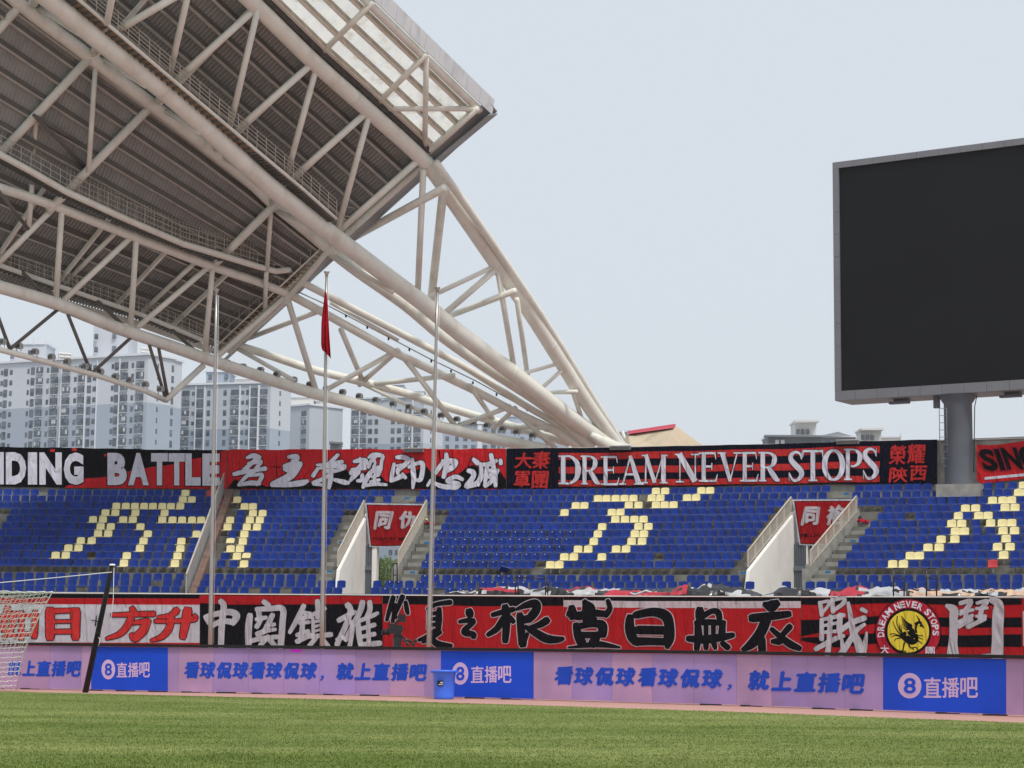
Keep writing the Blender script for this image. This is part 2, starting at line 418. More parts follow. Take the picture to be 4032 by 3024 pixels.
# cross walls, plaster, doors of the two gates
def gate_walls(g, name, label, door_px, second):
    t = thing(name, pol((g['L'](136)+g['R'](136))/2, 136, 3.4), label, 'gate')
    zr = lambda R: 3.46 + 0 if R < 133.6 else lerp(4.62, 7.95, (R-133.6)/(139.9-133.6))
    def radial_wall(phi, th, m, Ra=133.4, Rb=140.0, base=3.40, nm='side_wall', lift=0.0, stepped=False):
        mb = MB()
        n = 16
        for k in range(n):
            R0, R1 = lerp(Ra, Rb, k/n), lerp(Ra, Rb, (k+1)/n)
            za, zb = (zr(R0)+lift, zr(R1)+lift) if not stepped else (zr(R1)+lift, zr(R1)+lift)
            f0, f1 = phi(R0)-(th if stepped else 0), phi(R1)-(th if stepped else 0)
            P = [pol(f0, R0, base), pol(f0+th, R0, base), pol(f1+th, R1, base), pol(f1, R1, base),
                 pol(f0, R0, za), pol(f0+th, R0, za), pol(f1+th, R1, zb), pol(f1, R1, zb)]
            mb.box8(P, m)
        return mb.build(nm, t)
    th = .18/136
    radial_wall(g['L'], th, M['plaster'])
    radial_wall(g['R'], th, M['conc_light'], stepped=True, lift=.06)
    mb = MB()
    for q in range(11): R0 = 132.0+q*1.04; mb.pbox(g['L'](R0+.5)+th, g['R'](R0+.5)-th, R0, R0+1.04, 3.0, 3.459, M['conc_light'])
    mb.build('gate_floor', t)
    mb = MB(); mb.pbox(g['L'](139.9)+th, g['R'](139.9)-th, 139.75, 140.05, 6.35, 7.95, M['plaster']); mb.build('lintel', t)
    # door wall pieces, by picture position on the arc R = 139.5
    def ph(px): return phi_at(px, 2230, 139.5)
    x0, x1, x2 = door_px
    dm = M['bldg_slate2']
    mb = MB(); mb.pbox(ph(x0), ph(x1), 139.45, 139.50, 3.46, 6.3, dm); 
    k = ph(x0)+.0003
    while k < ph(x1): mb.pbox(k, k+.00028, 139.38, 139.45, 3.5, 6.28, M['column']); k += .0009
    mb.pbox(ph(x0), ph(x1), 139.34, 139.38, 4.9, 5.15, M['column'])
    mb.build('door_leaf', t)
    mb = MB(); mb.pbox(ph(x1)+.0001, ph(x2), 139.4, 139.9, 3.46, 6.34, M['plaster']); mb.build('pillar', t)
    if second:
        mb = MB(); mb.pbox(g['L'](139.5), ph(x0), 139.5, 139.7, 3.46, 7.9, M['plaster']); mb.build('back_panel', t)
        mb = MB(); mb.pbox(ph(x2)+.0001, g['R'](141)+.01, 141.0, 141.2, 3.46, 7.1, M['bldg_beige']); mb.build('inner_wall', t)
        mb = MB(); a = phi_at(3180, 2230, 140.9); c = phi_at(3197, 2230, 140.9)
        mb.pbox(a, c, 140.93, 140.98, 4.7, 6.3, M['wframe']); mb.build('window', t)
    else:
        mb = MB(); mb.pbox(ph(x2)+.0001, g['R'](143), 143.42, 143.6, 3.2, 4.42, M['plaster']); mb.build('parapet', t)
        mb = MB(); mb.tube([pol(ph(x2), 143.5, 4.85), pol(g['R'](143), 143.5, 4.85)], .04, M['whitecap'], 6); mb.build('parapet_rail', t)
    return t
gate_walls(G1, 'stand_gate', 'plastered stadium gate open to green bushes outside, under the left small red banner', (1433, 1465, 1484), False)
gate_walls(G2, 'stand_gate', 'plastered stadium gate with ribbed grey door, under the right small red banner', (3128, 3175, 3182), True)
def stair_rail(phi, label, Ra=134.0, Rb=139.6, dz=.0):
    t = thing('stair_railing', pol(phi(Ra), Ra, 4.6), label, 'railing')
    zr = lambda R: lerp(4.72, 7.98, (R-133.6)/(139.9-133.6))+dz
    P = [pol(phi(Ra), Ra, zr(Ra)+.75), pol(phi(Rb), Rb, zr(Rb)+.85), pol(phi(Rb), Rb+.15, zr(Rb)+.80), pol(phi(Rb), Rb+.2, zr(Rb)+.1)]
    tubepart('handrail', P, .045, M['rail'], t, 8)
    tubepart('bottom_rail', [pol(phi(Ra), Ra, zr(Ra)+.08), pol(phi(Rb), Rb, zr(Rb)+.08)], .025, M['rail'], t, 6)
    n = 42
    for k in range(n+1):
        R = lerp(Ra, Rb, k/n); mb = MB(); thick = .035 if k % 7 == 0 else .014
        p = pol(phi(R), R, 0); zz = zr(R)
        mb.box((p.x, p.y, zz+.37), (thick, thick, .40), M['rail'], -phi(R))
        mb.build('post' if k % 7 == 0 else 'baluster', t)
stair_rail(G1['L'], 'left sloping stair railing of the gate that opens to green bushes')
stair_rail(G1['R'], 'right sloping stair railing of the gate that opens to green bushes')
stair_rail(G2['L'], 'left sloping stair railing of the gate with the ribbed grey door')
stair_rail(G2['R'], 'right sloping stair railing of the gate with the ribbed grey door')
# brown-topped partition with grey rail panels, left
pt = thing('partition_wall', pol((PT0+PT1)/2, 131, 3.0), 'sloping brown-topped stand partition with grey rail panels between the left seat blocks', 'partition wall')
mb = MB(); n = 14
for k in range(n):
    R0, R1 = lerp(130.9, 142.9, k/n), lerp(130.9, 142.9, (k+1)/n)
    zf = lambda R: 3.25+ (R-130.9)*.515+.12
    a0, a1, c0, c1 = PT0f(R0)+.0012, PT0f(R1)+.0012, PT1f(R0)-.0006, PT1f(R1)-.0006
    mb.box8([pol(a0, R0, zf(R0)-.9), pol(c0, R0, zf(R0)-.9), pol(c1, R1, zf(R1)-.9), pol(a1, R1, zf(R1)-.9),
             pol(a0, R0, zf(R0)), pol(c0, R0, zf(R0)), pol(c1, R1, zf(R1)), pol(a1, R1, zf(R1))], M['brown'])
mb.build('coping', pt)
for k in range(n):
    R0, R1 = lerp(130.9, 142.6, k/n)+.03, lerp(130.9, 142.6, (k+1)/n)-.03
    mb = MB(); a0, a1 = PT0f(R0), PT0f(R1); e_ = .0004
    mb.box8([pol(a0, R0, zf(R0)-.5), pol(a0+e_, R0, zf(R0)-.5), pol(a1+e_, R1, zf(R1)-.5), pol(a1, R1, zf(R1)-.5),
             pol(a0, R0, zf(R0)+.95), pol(a0+e_, R0, zf(R0)+.95), pol(a1+e_, R1, zf(R1)+.95), pol(a1, R1, zf(R1)+.95)], M['glassrail'])
    mb.build('rail_panel', pt)
tubepart('handrail', [pol(PT0f(130.9)+.0002, 130.9, zf(130.9)+1.0), pol(PT0f(142.6)+.0002, 142.6, zf(142.6)+1.0)], .05, M['rail'], pt, 8)

# ------------------------------------------------------------------ seats
def seat_mesh(name, m, sticker=False, fold=0):
    """moulded shell: pan, curved back, rolled lip; local +Y is away from the pitch, origin on the tread"""
    mb = MB(); W = .222
    prof = [(-.02, .30), (-.03, .335), (.06, .325), (.22, .315), (.33, .34), (.375, .42), (.40, .55), (.42, .66), (.425, .70), (.445, .695)]
    if fold == 1: prof = [(.24, .42), (.25, .46), (.33, .50), (.375, .56), (.40, .62), (.42, .66), (.425, .70), (.445, .695)]
    nx = 5; vs = []
    for j, (y, z) in enumerate(prof):
        for i in range(nx):
            u = -1+2*i/(nx-1)
            ed = abs(u)**3
            wid = W*(1-.06*max(0, (z-.55)/.15)) if z > .55 else W
            cur = .035*(u*u) if 2 <= j <= len(prof)-3 else .02*u*u
            zz = z - (.03*ed if z > .68 else 0) + (.02*ed if (y < .3 and j > 1) else 0)
            vs.append((u*wid, y - (cur if z > .36 else 0), zz))
    fs = [(j*nx+i, j*nx+i+1, (j+1)*nx+i+1, (j+1)*nx+i) for j in range(len(prof)-1) for i in range(nx-1)]
    mb.raw(vs, fs, m)
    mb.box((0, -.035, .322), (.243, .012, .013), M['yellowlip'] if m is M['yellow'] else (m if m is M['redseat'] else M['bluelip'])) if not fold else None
    mb.box((0, .46, .40), (.03, .03, .30), M['bracket'])
    if sticker: mb.box((0, .366, .635), (.024, .004, .022), M['sticker'])
    me = bpy.data.meshes.new(name); me.from_pydata(mb.v, [], mb.f)
    for q in mb.ms: me.materials.append(q)
    me.polygons.foreach_set('material_index', mb.m)
    me.polygons.foreach_set('use_smooth', [k < len(fs) for k in range(len(mb.f))]); me.update()
    return me, mb
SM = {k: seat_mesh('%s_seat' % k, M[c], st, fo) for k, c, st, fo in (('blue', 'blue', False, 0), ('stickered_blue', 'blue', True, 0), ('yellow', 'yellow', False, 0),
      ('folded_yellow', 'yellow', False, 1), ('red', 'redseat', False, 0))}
YEL = {0: [[729], [2582, 2618, 2761, 2795], [4029]],
 1: [[719, 754, 933], [2354, 2387, 2423, 2458, 2493, 2565, 2599, 2705, 2740], [4010, 4045]],
 2: [[457, 494, 530, 566, 601, 638, 672, 709, 962, 995], [2266, 2300, 2475, 2513, 2582, 2616, 2651], [3908, 3948, 3983]],
 3: [[414, 453, 532, 647, 995, 1033], [2222, 2408, 2442], [3801, 3841, 3957, 3996]],
 4: [[365, 404, 484, 522, 638, 678, 716, 755, 791, 905, 983, 1022], [2422, 2460, 2497, 2533], [3773, 3853, 3890]],
 5: [[395, 435, 552, 818, 895, 971, 1011], [2370, 2513, 2552], [3747, 3786, 3900, 3946, 3983]],
 6: [[385, 425, 581, 773, 961], [2353, 2499, 2534], [3761, 3797, 3949, 3994]],
 7: [[317, 360, 564, 713, 907, 955], [2337, 2486, 2527], [3705, 3759, 3961]],
 8: [[268, 308, 550, 709, 907, 944], [2275, 2315, 2425, 2464], [3653, 3697, 3927, 3976]],
 9: [[218, 258, 498, 698, 932, 970], [2221, 2258, 2369], [3583, 3619, 3951]],
 10: [[487, 688, 960], [2166, 2201], [3514, 3556]]}
REDS = {0: [829, 865], 1: [859], 2: [852], 10: [3908]}
FOLD = {(7, 907), (9, 970)}
FIG = ('left', 'middle', 'right')
ROWN = ('top', 'second', 'third', 'fourth', 'fifth', 'sixth', 'seventh', 'eighth', 'ninth', 'tenth', 'eleventh')
PITCH_S = .502
def gaps_up(i):
    R = UP[i]['R']+.2
    g = [(PT0f(R)-.002, PT1f(R)+.002)]
    if i >= 3: g += [(-1, FL), (G1['sl'](R), G1['sr'](R)), (G2['sl'](R), G2['sr'](R))]
    elif i == 2: g += [(phr(1425, 2), phr(1682, 2)), (phr(3090, 2), phr(3372, 2))]
    else: g += [(G1['ul'], G1['ur']), (G2['ul'], G2['ur'])]
    if i == 0: g += [(phr(3671, 0), phr(3868, 0))]
    return g
blue_stuff = MB()
def add_seat(mb, src, p, rz):
    co, si = math.cos(rz), math.sin(rz); n = len(mb.v)
    mb.v += [(p[0]+x*co-y*si, p[1]+x*si+y*co, p[2]+z) for x, y, z in src.v]
    mm = [mb.mi(q) for q in src.ms]
    mb.f += [tuple(n+k for k in f) for f in src.f]; mb.m += [mm[k] for k in src.m]
def place(kind, p, rz, name, label, cat, group):
    o = bpy.data.objects.new(name, SM[kind][0]); COL.objects.link(o)
    o.location = p; o.rotation_euler = (0, 0, rz); tag(o, label, cat, group)
    return o
vis0, vis1 = -200, 4230
for i, r in enumerate(UP):
    R = r['R']; step = PITCH_S/R
    wanted = []
    for fi, lst in enumerate(YEL[i]):
        for k, px in enumerate(lst): wanted.append((phr(px, i), 'y', fi, k, px))
    for px in REDS.get(i, []): wanted.append((phr(px, i), 'r', 0, 0, px))
    a0, a1 = phr(vis0, i), phr(vis1, i)
    g = gaps_up(i)
    taken = sorted(q[0] for q in wanted)
    # fixed seats first, then blue ones fitted into each free run
    bounds = sorted([(t-step/2, t+step/2) for t in taken] + [(max(x, a0-1), y) for x, y in g])
    cur = a0; runs = []
    for x, y in bounds:
        if x > cur: runs.append((cur, x))
        cur = max(cur, y)
    if cur < a1: runs.append((cur, a1))
    def putpos(a): 
        p = pol(a, R, r['z']); return p, -a
    for x, y in runs:
        n = int(round((y-x)/step)) if (y-x) > step*.8 else (1 if y-x > step*.88 else 0)
        if n and (y-x)/n < step*.9: n = max(0, n-1)
        if not n: continue
        for k in range(n):
            a = x + (y-x)*(k+.5)/n + random.uniform(-.035, .035)/R
            if random.random() < .012: continue
            p, rz = putpos(a)
            pr = p; d = Vector((p.x, p.y, p.z+.5-EYE))
            px = 2016 + FPX*(d.dot(_R)/d.dot(_F))
            st = (5 < i) and 1560 < px < 2260 - 30*(i-6) and random.random() < .93
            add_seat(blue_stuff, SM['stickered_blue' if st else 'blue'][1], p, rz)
    for a, kd, fi, k, px in wanted:
        p, rz = putpos(a)
        if kd == 'y':
            f = (i, px) in FOLD
            place('folded_yellow' if f else 'yellow', p, rz, 'yellow_seat',
                  '%s seat, %s from left in the %s row of the %s yellow seat figure' % ('tipped-up yellow' if f else 'pale yellow', ordinal(k+1), ROWN[i], FIG[fi]),
                  'seat', 'yellow seats picking out characters in the blue stand')
        else:
            lab = 'single bright red seat at the foot of the right yellow seat figure' if i == 10 else \
                  'faded red seat, %s beside the brown stair partition, %s row' % ('left one' if px == 829 else 'right one' if px == 865 else 'only one', ROWN[i])
            place('red', p, rz, 'red_seat', lab, 'seat', 'red replacement seats')
bo = blue_stuff.build('blue_seats', origin=(0, 105, 0), kind='stuff', label='blue plastic seats filling the upper eleven rows of the stand', category='seats')
bo.data.polygons.foreach_set('use_smooth', [True]*len(bo.data.polygons))

LROW = ('highest', 'middle', 'front')
for i, r in enumerate(LO):
    R = r['R']; step = PITCH_S/R
    if i == 0: cuts = [(phr(-30, 0, False), phr(725, 0, False), 'left of the brown stair partition'), (phr(800, 0, False), phr(1249, 0, False), 'between partition and first gate'),
                       (phr(1652, 0, False), phr(2912, 0, False), 'between the two gates'), (phr(3281, 0, False), phr(4075, 0, False), 'right of the second gate')]
    elif i == 1: cuts = [(phr(-30, 1, False), phr(722, 1, False), 'left of the brown stair partition'), (phr(788, 1, False), phr(1368, 1, False), 'between partition and first gate'),
                         (phr(1468, 1, False), phr(2971, 1, False), 'between the two gates'), (phr(3075, 1, False), phr(4075, 1, False), 'right of the second gate')]
    else: cuts = [(phr(-30, 2, False), phr(712, 2, False), 'left of the brown stair partition'), (phr(774, 2, False), phr(1352, 2, False), 'between partition and first gate'),
                  (phr(1454, 2, False), phr(2000, 2, False), 'between the two gates')]
    for x, y, where in cuts:
        n = int((y-x)/(step*1.06)); k2 = 0
        for k in range(n):
            a = x + (y-x)*(k+.5)/n + random.uniform(-.05, .05)/R
            if random.random() < .045: continue
            k2 += 1
            p = pol(a, R, r['z']); d = Vector((p.x, p.y, p.z+.5-EYE)); px = 2016 + FPX*(d.dot(_R)/d.dot(_F))
            st = 1480 < px < 2060 and random.random() < .9
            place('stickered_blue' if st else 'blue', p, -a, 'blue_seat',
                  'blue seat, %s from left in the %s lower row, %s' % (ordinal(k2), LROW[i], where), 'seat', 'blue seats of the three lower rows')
# loose seat tipped over on the step
o = place('blue', cyl(1990, 2262, 133.6)+Vector((0, 0, .12)), -.2, 'loose_seat', 'loose blue seat tipped over on the ledge above the lower rows', 'seat', None); o.rotation_euler = (-.75, .25, .3)

# ------------------------------------------------------------------ print and lettering helpers
_gl = {}
def glyph(ch, bold=0.0):
    """outline of a character from Blender's built-in typeface as 2D triangles, in a unit box"""
    key = (ch, bold)
    if key not in _gl:
        cu = bpy.data.curves.new('glyph', 'FONT'); cu.body = ch; cu.offset = bold; cu.resolution_u = 3
        ob = bpy.data.objects.new('glyph', cu); COL.objects.link(ob)
        dg = bpy.context.evaluated_depsgraph_get(); me = bpy.data.meshes.new_from_object(ob.evaluated_get(dg))
        vs = [(v.co.x, v.co.y) for v in me.vertices]; fs = [tuple(p.vertices) for p in me.polygons]
        bpy.data.objects.remove(ob); bpy.data.meshes.remove(me); bpy.data.curves.remove(cu)
        xs = [v[0] for v in vs] or [0, 1]; ys = [v[1] for v in vs] or [0, 1]
        x0, x1, y0, y1 = min(xs), max(xs), min(ys), max(ys)
        _gl[key] = ([((x-x0)/max(1e-6, x1-x0), (y1-y)/max(1e-6, y1-y0)) for x, y in vs], fs)
    return _gl[key]
class Print:
    """collects flat print drawn in picture coordinates on a curved or straight carrier"""
    def __init__(s, surf): s.surf = surf; s.mb = MB(); s.k = 0
    def lift(s, layer): s.k += 1; return layer + (s.k % 40)*.0002
    def glyph(s, ch, x0, y0, x1, y1, m, layer=.03, bold=.0, shear=0.0, warp=0, dy=0.0):
        cjk = ord(ch) > 0x2000
        vs, fs = glyph(ch, 0.0 if cjk else bold)
        q = bold*.95*min(x1-x0, y1-y0) if cjk else 0
        for sx, sy in (((-q, 0), (q, 0), (0, -q*.8), (0, q*.8)) if q else ((0, 0),)):
            off = s.lift(layer); out = []
            for u, v in vs:
                x = x0+q + (x1-x0-2*q)*u + shear*(y1-y0)*(.5-v); y = y0+q + (y1-y0-2*q)*v + dy*(u-.5)
                if warp: x += warp*math.sin(v*5+x*.05); y += warp*math.sin(u*6+y*.07)
                out.append(s.surf(x+sx, y+sy, off))
            s.mb.raw(out, fs, m)
    def ribbon(s, pts, m, layer=.03, grow=0.0, cap=True, org=(0, 0), sc=1.0, smooth=True):
        P = [(org[0]+x/sc, org[1]+y/sc, w/sc+2*grow) for x, y, w in pts]
        if len(P) == 1: P = [P[0], (P[0][0]+.5, P[0][1]+.5, P[0][2])]
        if smooth and len(P) > 2:
            Q = []
            for i in range(len(P)-1):
                p0, p1, p2, p3 = P[max(0, i-1)], P[i], P[i+1], P[min(len(P)-1, i+2)]
                for t in (0, .2, .4, .6, .8):
                    Q.append(tuple(.5*((2*b)+(c-a)*t+(2*a-5*b+4*c-d)*t*t+(3*b-a-3*c+d)*t**3) for a, b, c, d in zip(p0, p1, p2, p3)))
            P = Q+[P[-1]]
        off = s.lift(layer); L, Rr = [], []
        for i, (x, y, wd) in enumerate(P):
            a, b = P[max(0, i-1)], P[min(len(P)-1, i+1)]
            dx, dy = b[0]-a[0], b[1]-a[1]; n = math.hypot(dx, dy) or 1
            nx, ny = -dy/n*wd/2, dx/n*wd/2
            L.append((x+nx, y+ny)); Rr.append((x-nx, y-ny))
        if cap:
            for (arr1, arr2, e, d) in ((L, Rr, 0, -1), (L, Rr, -1, 1)):
                x, y, wd = P[e]; q = P[1] if e == 0 else P[-2]
                dx, dy = x-q[0], y-q[1]; n = math.hypot(dx, dy) or 1; ex, ey = dx/n*wd*.42, dy/n*wd*.42
                lx, ly = arr1[e]; rx, ry = arr2[e]
                c1 = (lerp(lx, rx, .18)+ex, lerp(ly, ry, .18)+ey); c2 = (lerp(lx, rx, .82)+ex, lerp(ly, ry, .82)+ey)
                if e == 0: L.insert(0, c1); Rr.insert(0, c2)
                else: L.append(c1); Rr.append(c2)
        vs = [s.surf(x, y, off) for x, y in L] + [s.surf(x, y, off) for x, y in Rr]; n = len(L)
        s.mb.raw(vs, [(i, i+1, n+i+1, n+i) for i in range(n-1)], m)
    def brush(s, strokes, m, org, sc, outline=None, grow=3.0, fat=1.16):
        strokes = [[(x, y, w_*fat) for x, y, w_ in st] for st in strokes]
        if outline:
            for st in strokes: s.ribbon(st, outline, .020, grow, org=org, sc=sc)
        for st in strokes: s.ribbon(st, m, .032, 0, org=org, sc=sc)
    def strip(s, top, bot, m, layer=.01, dx=26.0):
        """band between two picture polylines"""
        off = s.lift(layer); x0, x1 = top[0][0], top[-1][0]
        n = max(1, int((x1-x0)/dx)); vs = []
        for i in range(n+1):
            x = lerp(x0, x1, i/n); yt, yb = interp(x, top), interp(x, bot)
            if yb < yt + .2: yb = yt + .2
            vs += [s.surf(x, yt, off), s.surf(x, yb, off)]
        s.mb.raw(vs, [(2*i, 2*i+1, 2*i+3, 2*i+2) for i in range(n)], m)
    def ring(s, cx, cy, r0, r1, m, layer, n=64, a0=0, a1=360, yclip=None):
        off = s.lift(layer); vs = []
        for i in range(n+1):
            a = math.radians(lerp(a0, a1, i/n))
            for r in (r0, r1):
                y = cy - r*math.cos(a)
                vs.append(s.surf(cx + r*math.sin(a), min(y, yclip) if yclip else y, off))
        s.mb.raw(vs, [(2*i, 2*i+1, 2*i+3, 2*i+2) for i in range(n)], m)
    def build(s, name, parent): return s.mb.build(name, parent)

RUB, RLB = 143.02, 129.95
up = lambda x, y, off: cyl(x, y, RUB, off)
lo = lambda x, y, off: cyl(x, y, RLB, off)
def sag(x, amp, wl, seed): return amp*(math.sin(x/wl+seed)+.6*math.sin(x/wl*2.3+seed*1.7))
UT = [(-200, 1760), (0, 1760), (330, 1764), (700, 1772), (900, 1771), (1300, 1769), (1750, 1768), (2200, 1765), (2400, 1763), (3100, 1748), (3332, 1740), (3690, 1731), (4032, 1735), (4200, 1738)]
UBT = [(-200, 1914), (0, 1914), (250, 1920), (700, 1924), (1300, 1925), (1750, 1925), (2200, 1922), (2600, 1916), (3000, 1909), (3400, 1904), (3690, 1905), (4200, 1900)]
def banner(name, label, surf, x0, x1, top, bot, m, th=.012, group=None, amp=1.2, wl=38, subs=26.0, scal=0):
    loc = surf((x0+x1)/2, interp((x0+x1)/2, bot), 0)
    t = thing(name, loc, label, 'banner', group)
    n = max(2, int((x1-x0)/subs)); rows = 5
    vs = []; mb = MB()
    for i in range(n+1):
        x = lerp(x0, x1, i/n); yt = interp(x, top)+sag(x, amp*.6, wl, x0); yb = interp(x, bot)+sag(x, amp, wl*1.3, x1)
        for j in range(rows+1): vs.append(surf(x, lerp(yt, yb, j/rows), .0))
        for j in range(rows+1): vs.append(surf(x, lerp(yt, yb, j/rows), -th))
    k = 2*(rows+1); fs = []
    for i in range(n):
        for j in range(rows):
            fs.append((i*k+j, i*k+j+1, (i+1)*k+j+1, (i+1)*k+j)); fs.append((i*k+rows+1+j, (i+1)*k+rows+1+j, (i+1)*k+rows+2+j, i*k+rows+2+j))
        fs.append((i*k, (i+1)*k, (i+1)*k+rows+1, i*k+rows+1)); fs.append((i*k+rows, i*k+2*rows+1, (i+1)*k+2*rows+1, (i+1)*k+rows))
    mb.raw(vs, fs, m); mb.build('cloth', t)
    return t, Print(surf)
def utop(d): return [(x, y+d) for x, y in UT]
def ubot(d): return [(x, y+d) for x, y in UBT]

# --- upper banners
UG = 'supporter banners along the back wall'
t, pr = banner('supporter_banner', 'black and red back-wall banner with white block letters reading NDING BATTLE', up, -190, 893, utop(0), ubot(0), M['c_black'], group=UG)
pr.strip([(250, 1921), (330, 1884), (400, 1880), (500, 1857), (600, 1838), (680, 1829), (715, 1813), (790, 1802), (830, 1796), (893, 1779)], ubot(0), M['c_red'])
pr.strip([(845, 1782), (893, 1773)], [(845, 1788), (893, 1790)], M['c_red'], .012)
for x, y in ((206, 1774), (292, 1770), (420, 1792)): pr.ribbon([(x-5, y, 11), (x+5, y, 12)], M['c_redprint'], .014)
for ch, x0, x1 in (('N', -75, 15), ('D', 23, 103), ('I', 110, 146), ('N', 155, 243), ('G', 251, 329), ('B', 423, 500), ('A', 504, 586), ('T', 595, 661), ('T', 664, 728), ('L', 730, 790), ('E', 797, 866)):
    yy = interp((x0+x1)/2, [(0, 0), (900, 6)])
    pr.glyph(ch, x0-4, 1776+yy, x1+4, 1911+yy, M['c_black'], .018, bold=.075)
    pr.glyph(ch, x0, 1780+yy, x1, 1907+yy, M['c_white'], .032, bold=.06 if ch != 'I' else .0)
pr.build('lettering', t)
t, pr = banner('supporter_banner', 'red back-wall banner with torn black lower edge and white brush characters', up, 897, 1992, utop(0), ubot(0), M['c_red'], group=UG, amp=2.2)
pr.strip([(897, 1922), (913, 1915), (920, 1885), (955, 1900), (980, 1912), (1035, 1905), (1055, 1919), (1075, 1900), (1090, 1868), (1110, 1890), (1150, 1908), (1190, 1900), (1250, 1900), (1300, 1875), (1365, 1845), (1380, 1895), (1430, 1860), (1460, 1850), (1500, 1870), (1520, 1900), (1560, 1880), (1640, 1850), (1680, 1835), (1700, 1870), (1760, 1880), (1820, 1860), (1850, 1825), (1900, 1850), (1975, 1850), (1992, 1890)], ubot(0), M['c_black'])
B_, R_ = (650, 1750), (1300, 1450); SC = 3.16
for st in ([(1385, 180, 4), (1390, 400, 14)], [(1310, 275, 6), (1430, 285, 14)], [(1800, 310, 4), (1720, 420, 8)]): pr.ribbon(st, M['c_black'], .014, org=B_, sc=SC)
for st in ([(1760, 1100, 8), (1690, 1290, 16)], [(1355, 1030, 20), (1370, 1150, 10)], [(1890, 1150, 6), (1930, 1400, 16)]): pr.ribbon(st, M['c_black'], .014, org=R_, sc=SC)
wu = [[(1020, 165, 30), (1100, 140, 50), (1170, 160, 45)], [(1150, 170, 50), (1080, 230, 40), (985, 320, 50)], [(1040, 240, 35), (1180, 210, 45), (1170, 250, 40), (1130, 300, 35)], [(860, 370, 40), (960, 345, 45), (1100, 325, 35), (1245, 300, 45)], [(1130, 330, 25), (1010, 400, 38), (915, 505, 30)], [(1060, 390, 25), (1200, 375, 40), (1185, 440, 40), (1140, 500, 30)], [(930, 510, 20), (1050, 480, 48), (1170, 485, 44)]]
zhi = [[(1540, 155, 35), (1635, 150, 50), (1640, 190, 35), (1575, 200, 20)], [(1485, 270, 40), (1600, 245, 60), (1685, 240, 45)], [(1500, 300, 60), (1560, 310, 80)], [(1680, 250, 50), (1600, 340, 85), (1530, 410, 75), (1345, 495, 60)], [(1330, 500, 45), (1520, 500, 50), (1700, 478, 60), (1770, 455, 35)]]
rong = [[(1890, 255, 25), (2010, 250, 35), (2200, 215, 40)], [(2150, 130, 35), (2080, 200, 40), (2010, 270, 40)], [(1900, 300, 35), (1840, 390, 42)], [(1910, 300, 25), (2050, 270, 40), (2230, 275, 50)], [(2010, 330, 40), (2120, 330, 35), (2230, 290, 40)], [(2065, 280, 45), (2060, 420, 48), (2040, 540, 35)], [(2050, 380, 35), (1960, 430, 38), (1850, 480, 48)], [(1850, 490, 35), (1960, 505, 28)], [(2110, 440, 35), (2230, 470, 50), (2280, 480, 30)]]
yao = [[(370, 1110, 15), (380, 1160, 30)], [(300, 1160, 34), (380, 1145, 48), (450, 1150, 38), (420, 1210, 48)], [(410, 1170, 45), (350, 1250, 48), (260, 1300, 48)], [(270, 1260, 28), (430, 1240, 44)], [(350, 1290, 48), (290, 1350, 48), (240, 1410, 25)], [(400, 1330, 38), (390, 1390, 42), (340, 1400, 30)], [(480, 1110, 28), (540, 1080, 48), (650, 1090, 38), (640, 1160, 34), (630, 1260, 34)], [(560, 1100, 38), (500, 1170, 38), (480, 1230, 34)], [(540, 1130, 30), (560, 1180, 26), (540, 1230, 30)], [(600, 1230, 34), (520, 1280, 44), (450, 1380, 48), (410, 1480, 34)], [(500, 1290, 28), (610, 1270, 38), (600, 1330, 34)], [(520, 1350, 28), (600, 1330, 30)], [(500, 1410, 26), (610, 1390, 30)], [(420, 1465, 28), (550, 1440, 38), (700, 1450, 26)], [(570, 1280, 32), (540, 1440, 34)]]
ji = [[(830, 1110, 38), (900, 1105, 48), (975, 1140, 48), (930, 1200, 48), (850, 1260, 48), (840, 1310, 32)], [(830, 1210, 25), (930, 1200, 32)], [(795, 1190, 32), (775, 1300, 42), (760, 1400, 38)], [(770, 1400, 32), (880, 1345, 52)], [(900, 1320, 38), (935, 1360, 36)], [(1025, 1130, 32), (1030, 1250, 48), (1040, 1360, 48), (1028, 1490, 28)], [(980, 1230, 32), (1050, 1195, 34), (1145, 1180, 46), (1145, 1300, 46), (1120, 1385, 46), (1065, 1390, 30)]]
zho = [[(1445, 1070, 38), (1450, 1200, 56), (1412, 1350, 44)], [(1400, 1155, 38), (1480, 1155, 54), (1560, 1165, 54), (1525, 1230, 54), (1460, 1270, 48)], [(1390, 1190, 44), (1340, 1260, 44), (1320, 1305, 32)], [(1250, 1395, 28), (1212, 1460, 28)], [(1300, 1430, 34), (1400, 1470, 48), (1550, 1480, 54), (1600, 1440, 44), (1500, 1418, 44), (1455, 1395, 38), (1560, 1350, 44), (1645, 1382, 36)]]
che = [[(1785, 1135, 40), (1830, 1175, 52)], [(1722, 1275, 44), (1775, 1295, 54), (1780, 1350, 48), (1705, 1465, 62)], [(1700, 1470, 45), (1830, 1430, 52), (1885, 1330, 46)], [(1870, 1190, 38), (1880, 1300, 42), (1840, 1450, 38)], [(1880, 1200, 32), (1990, 1190, 48), (2065, 1150, 38)], [(2002, 1080, 44), (2022, 1180, 44), (2050, 1320, 48), (2058, 1460, 38)], [(1950, 1230, 38), (1940, 1340, 42), (1920, 1460, 28)], [(1940, 1290, 28), (2010, 1270, 32), (1980, 1360, 32)], [(2085, 1270, 38), (2010, 1400, 44), (1930, 1470, 32)], [(2120, 1145, 38), (2124, 1185, 38)]]
for c_, o_ in ((wu, B_), (zhi, B_), (rong, B_), (yao, R_), (ji, R_), (zho, R_), (che, R_)): pr.brush(c_, M['c_white'], o_, SC, M['c_black'], 3.4, 1.28)
pr.build('lettering', t)
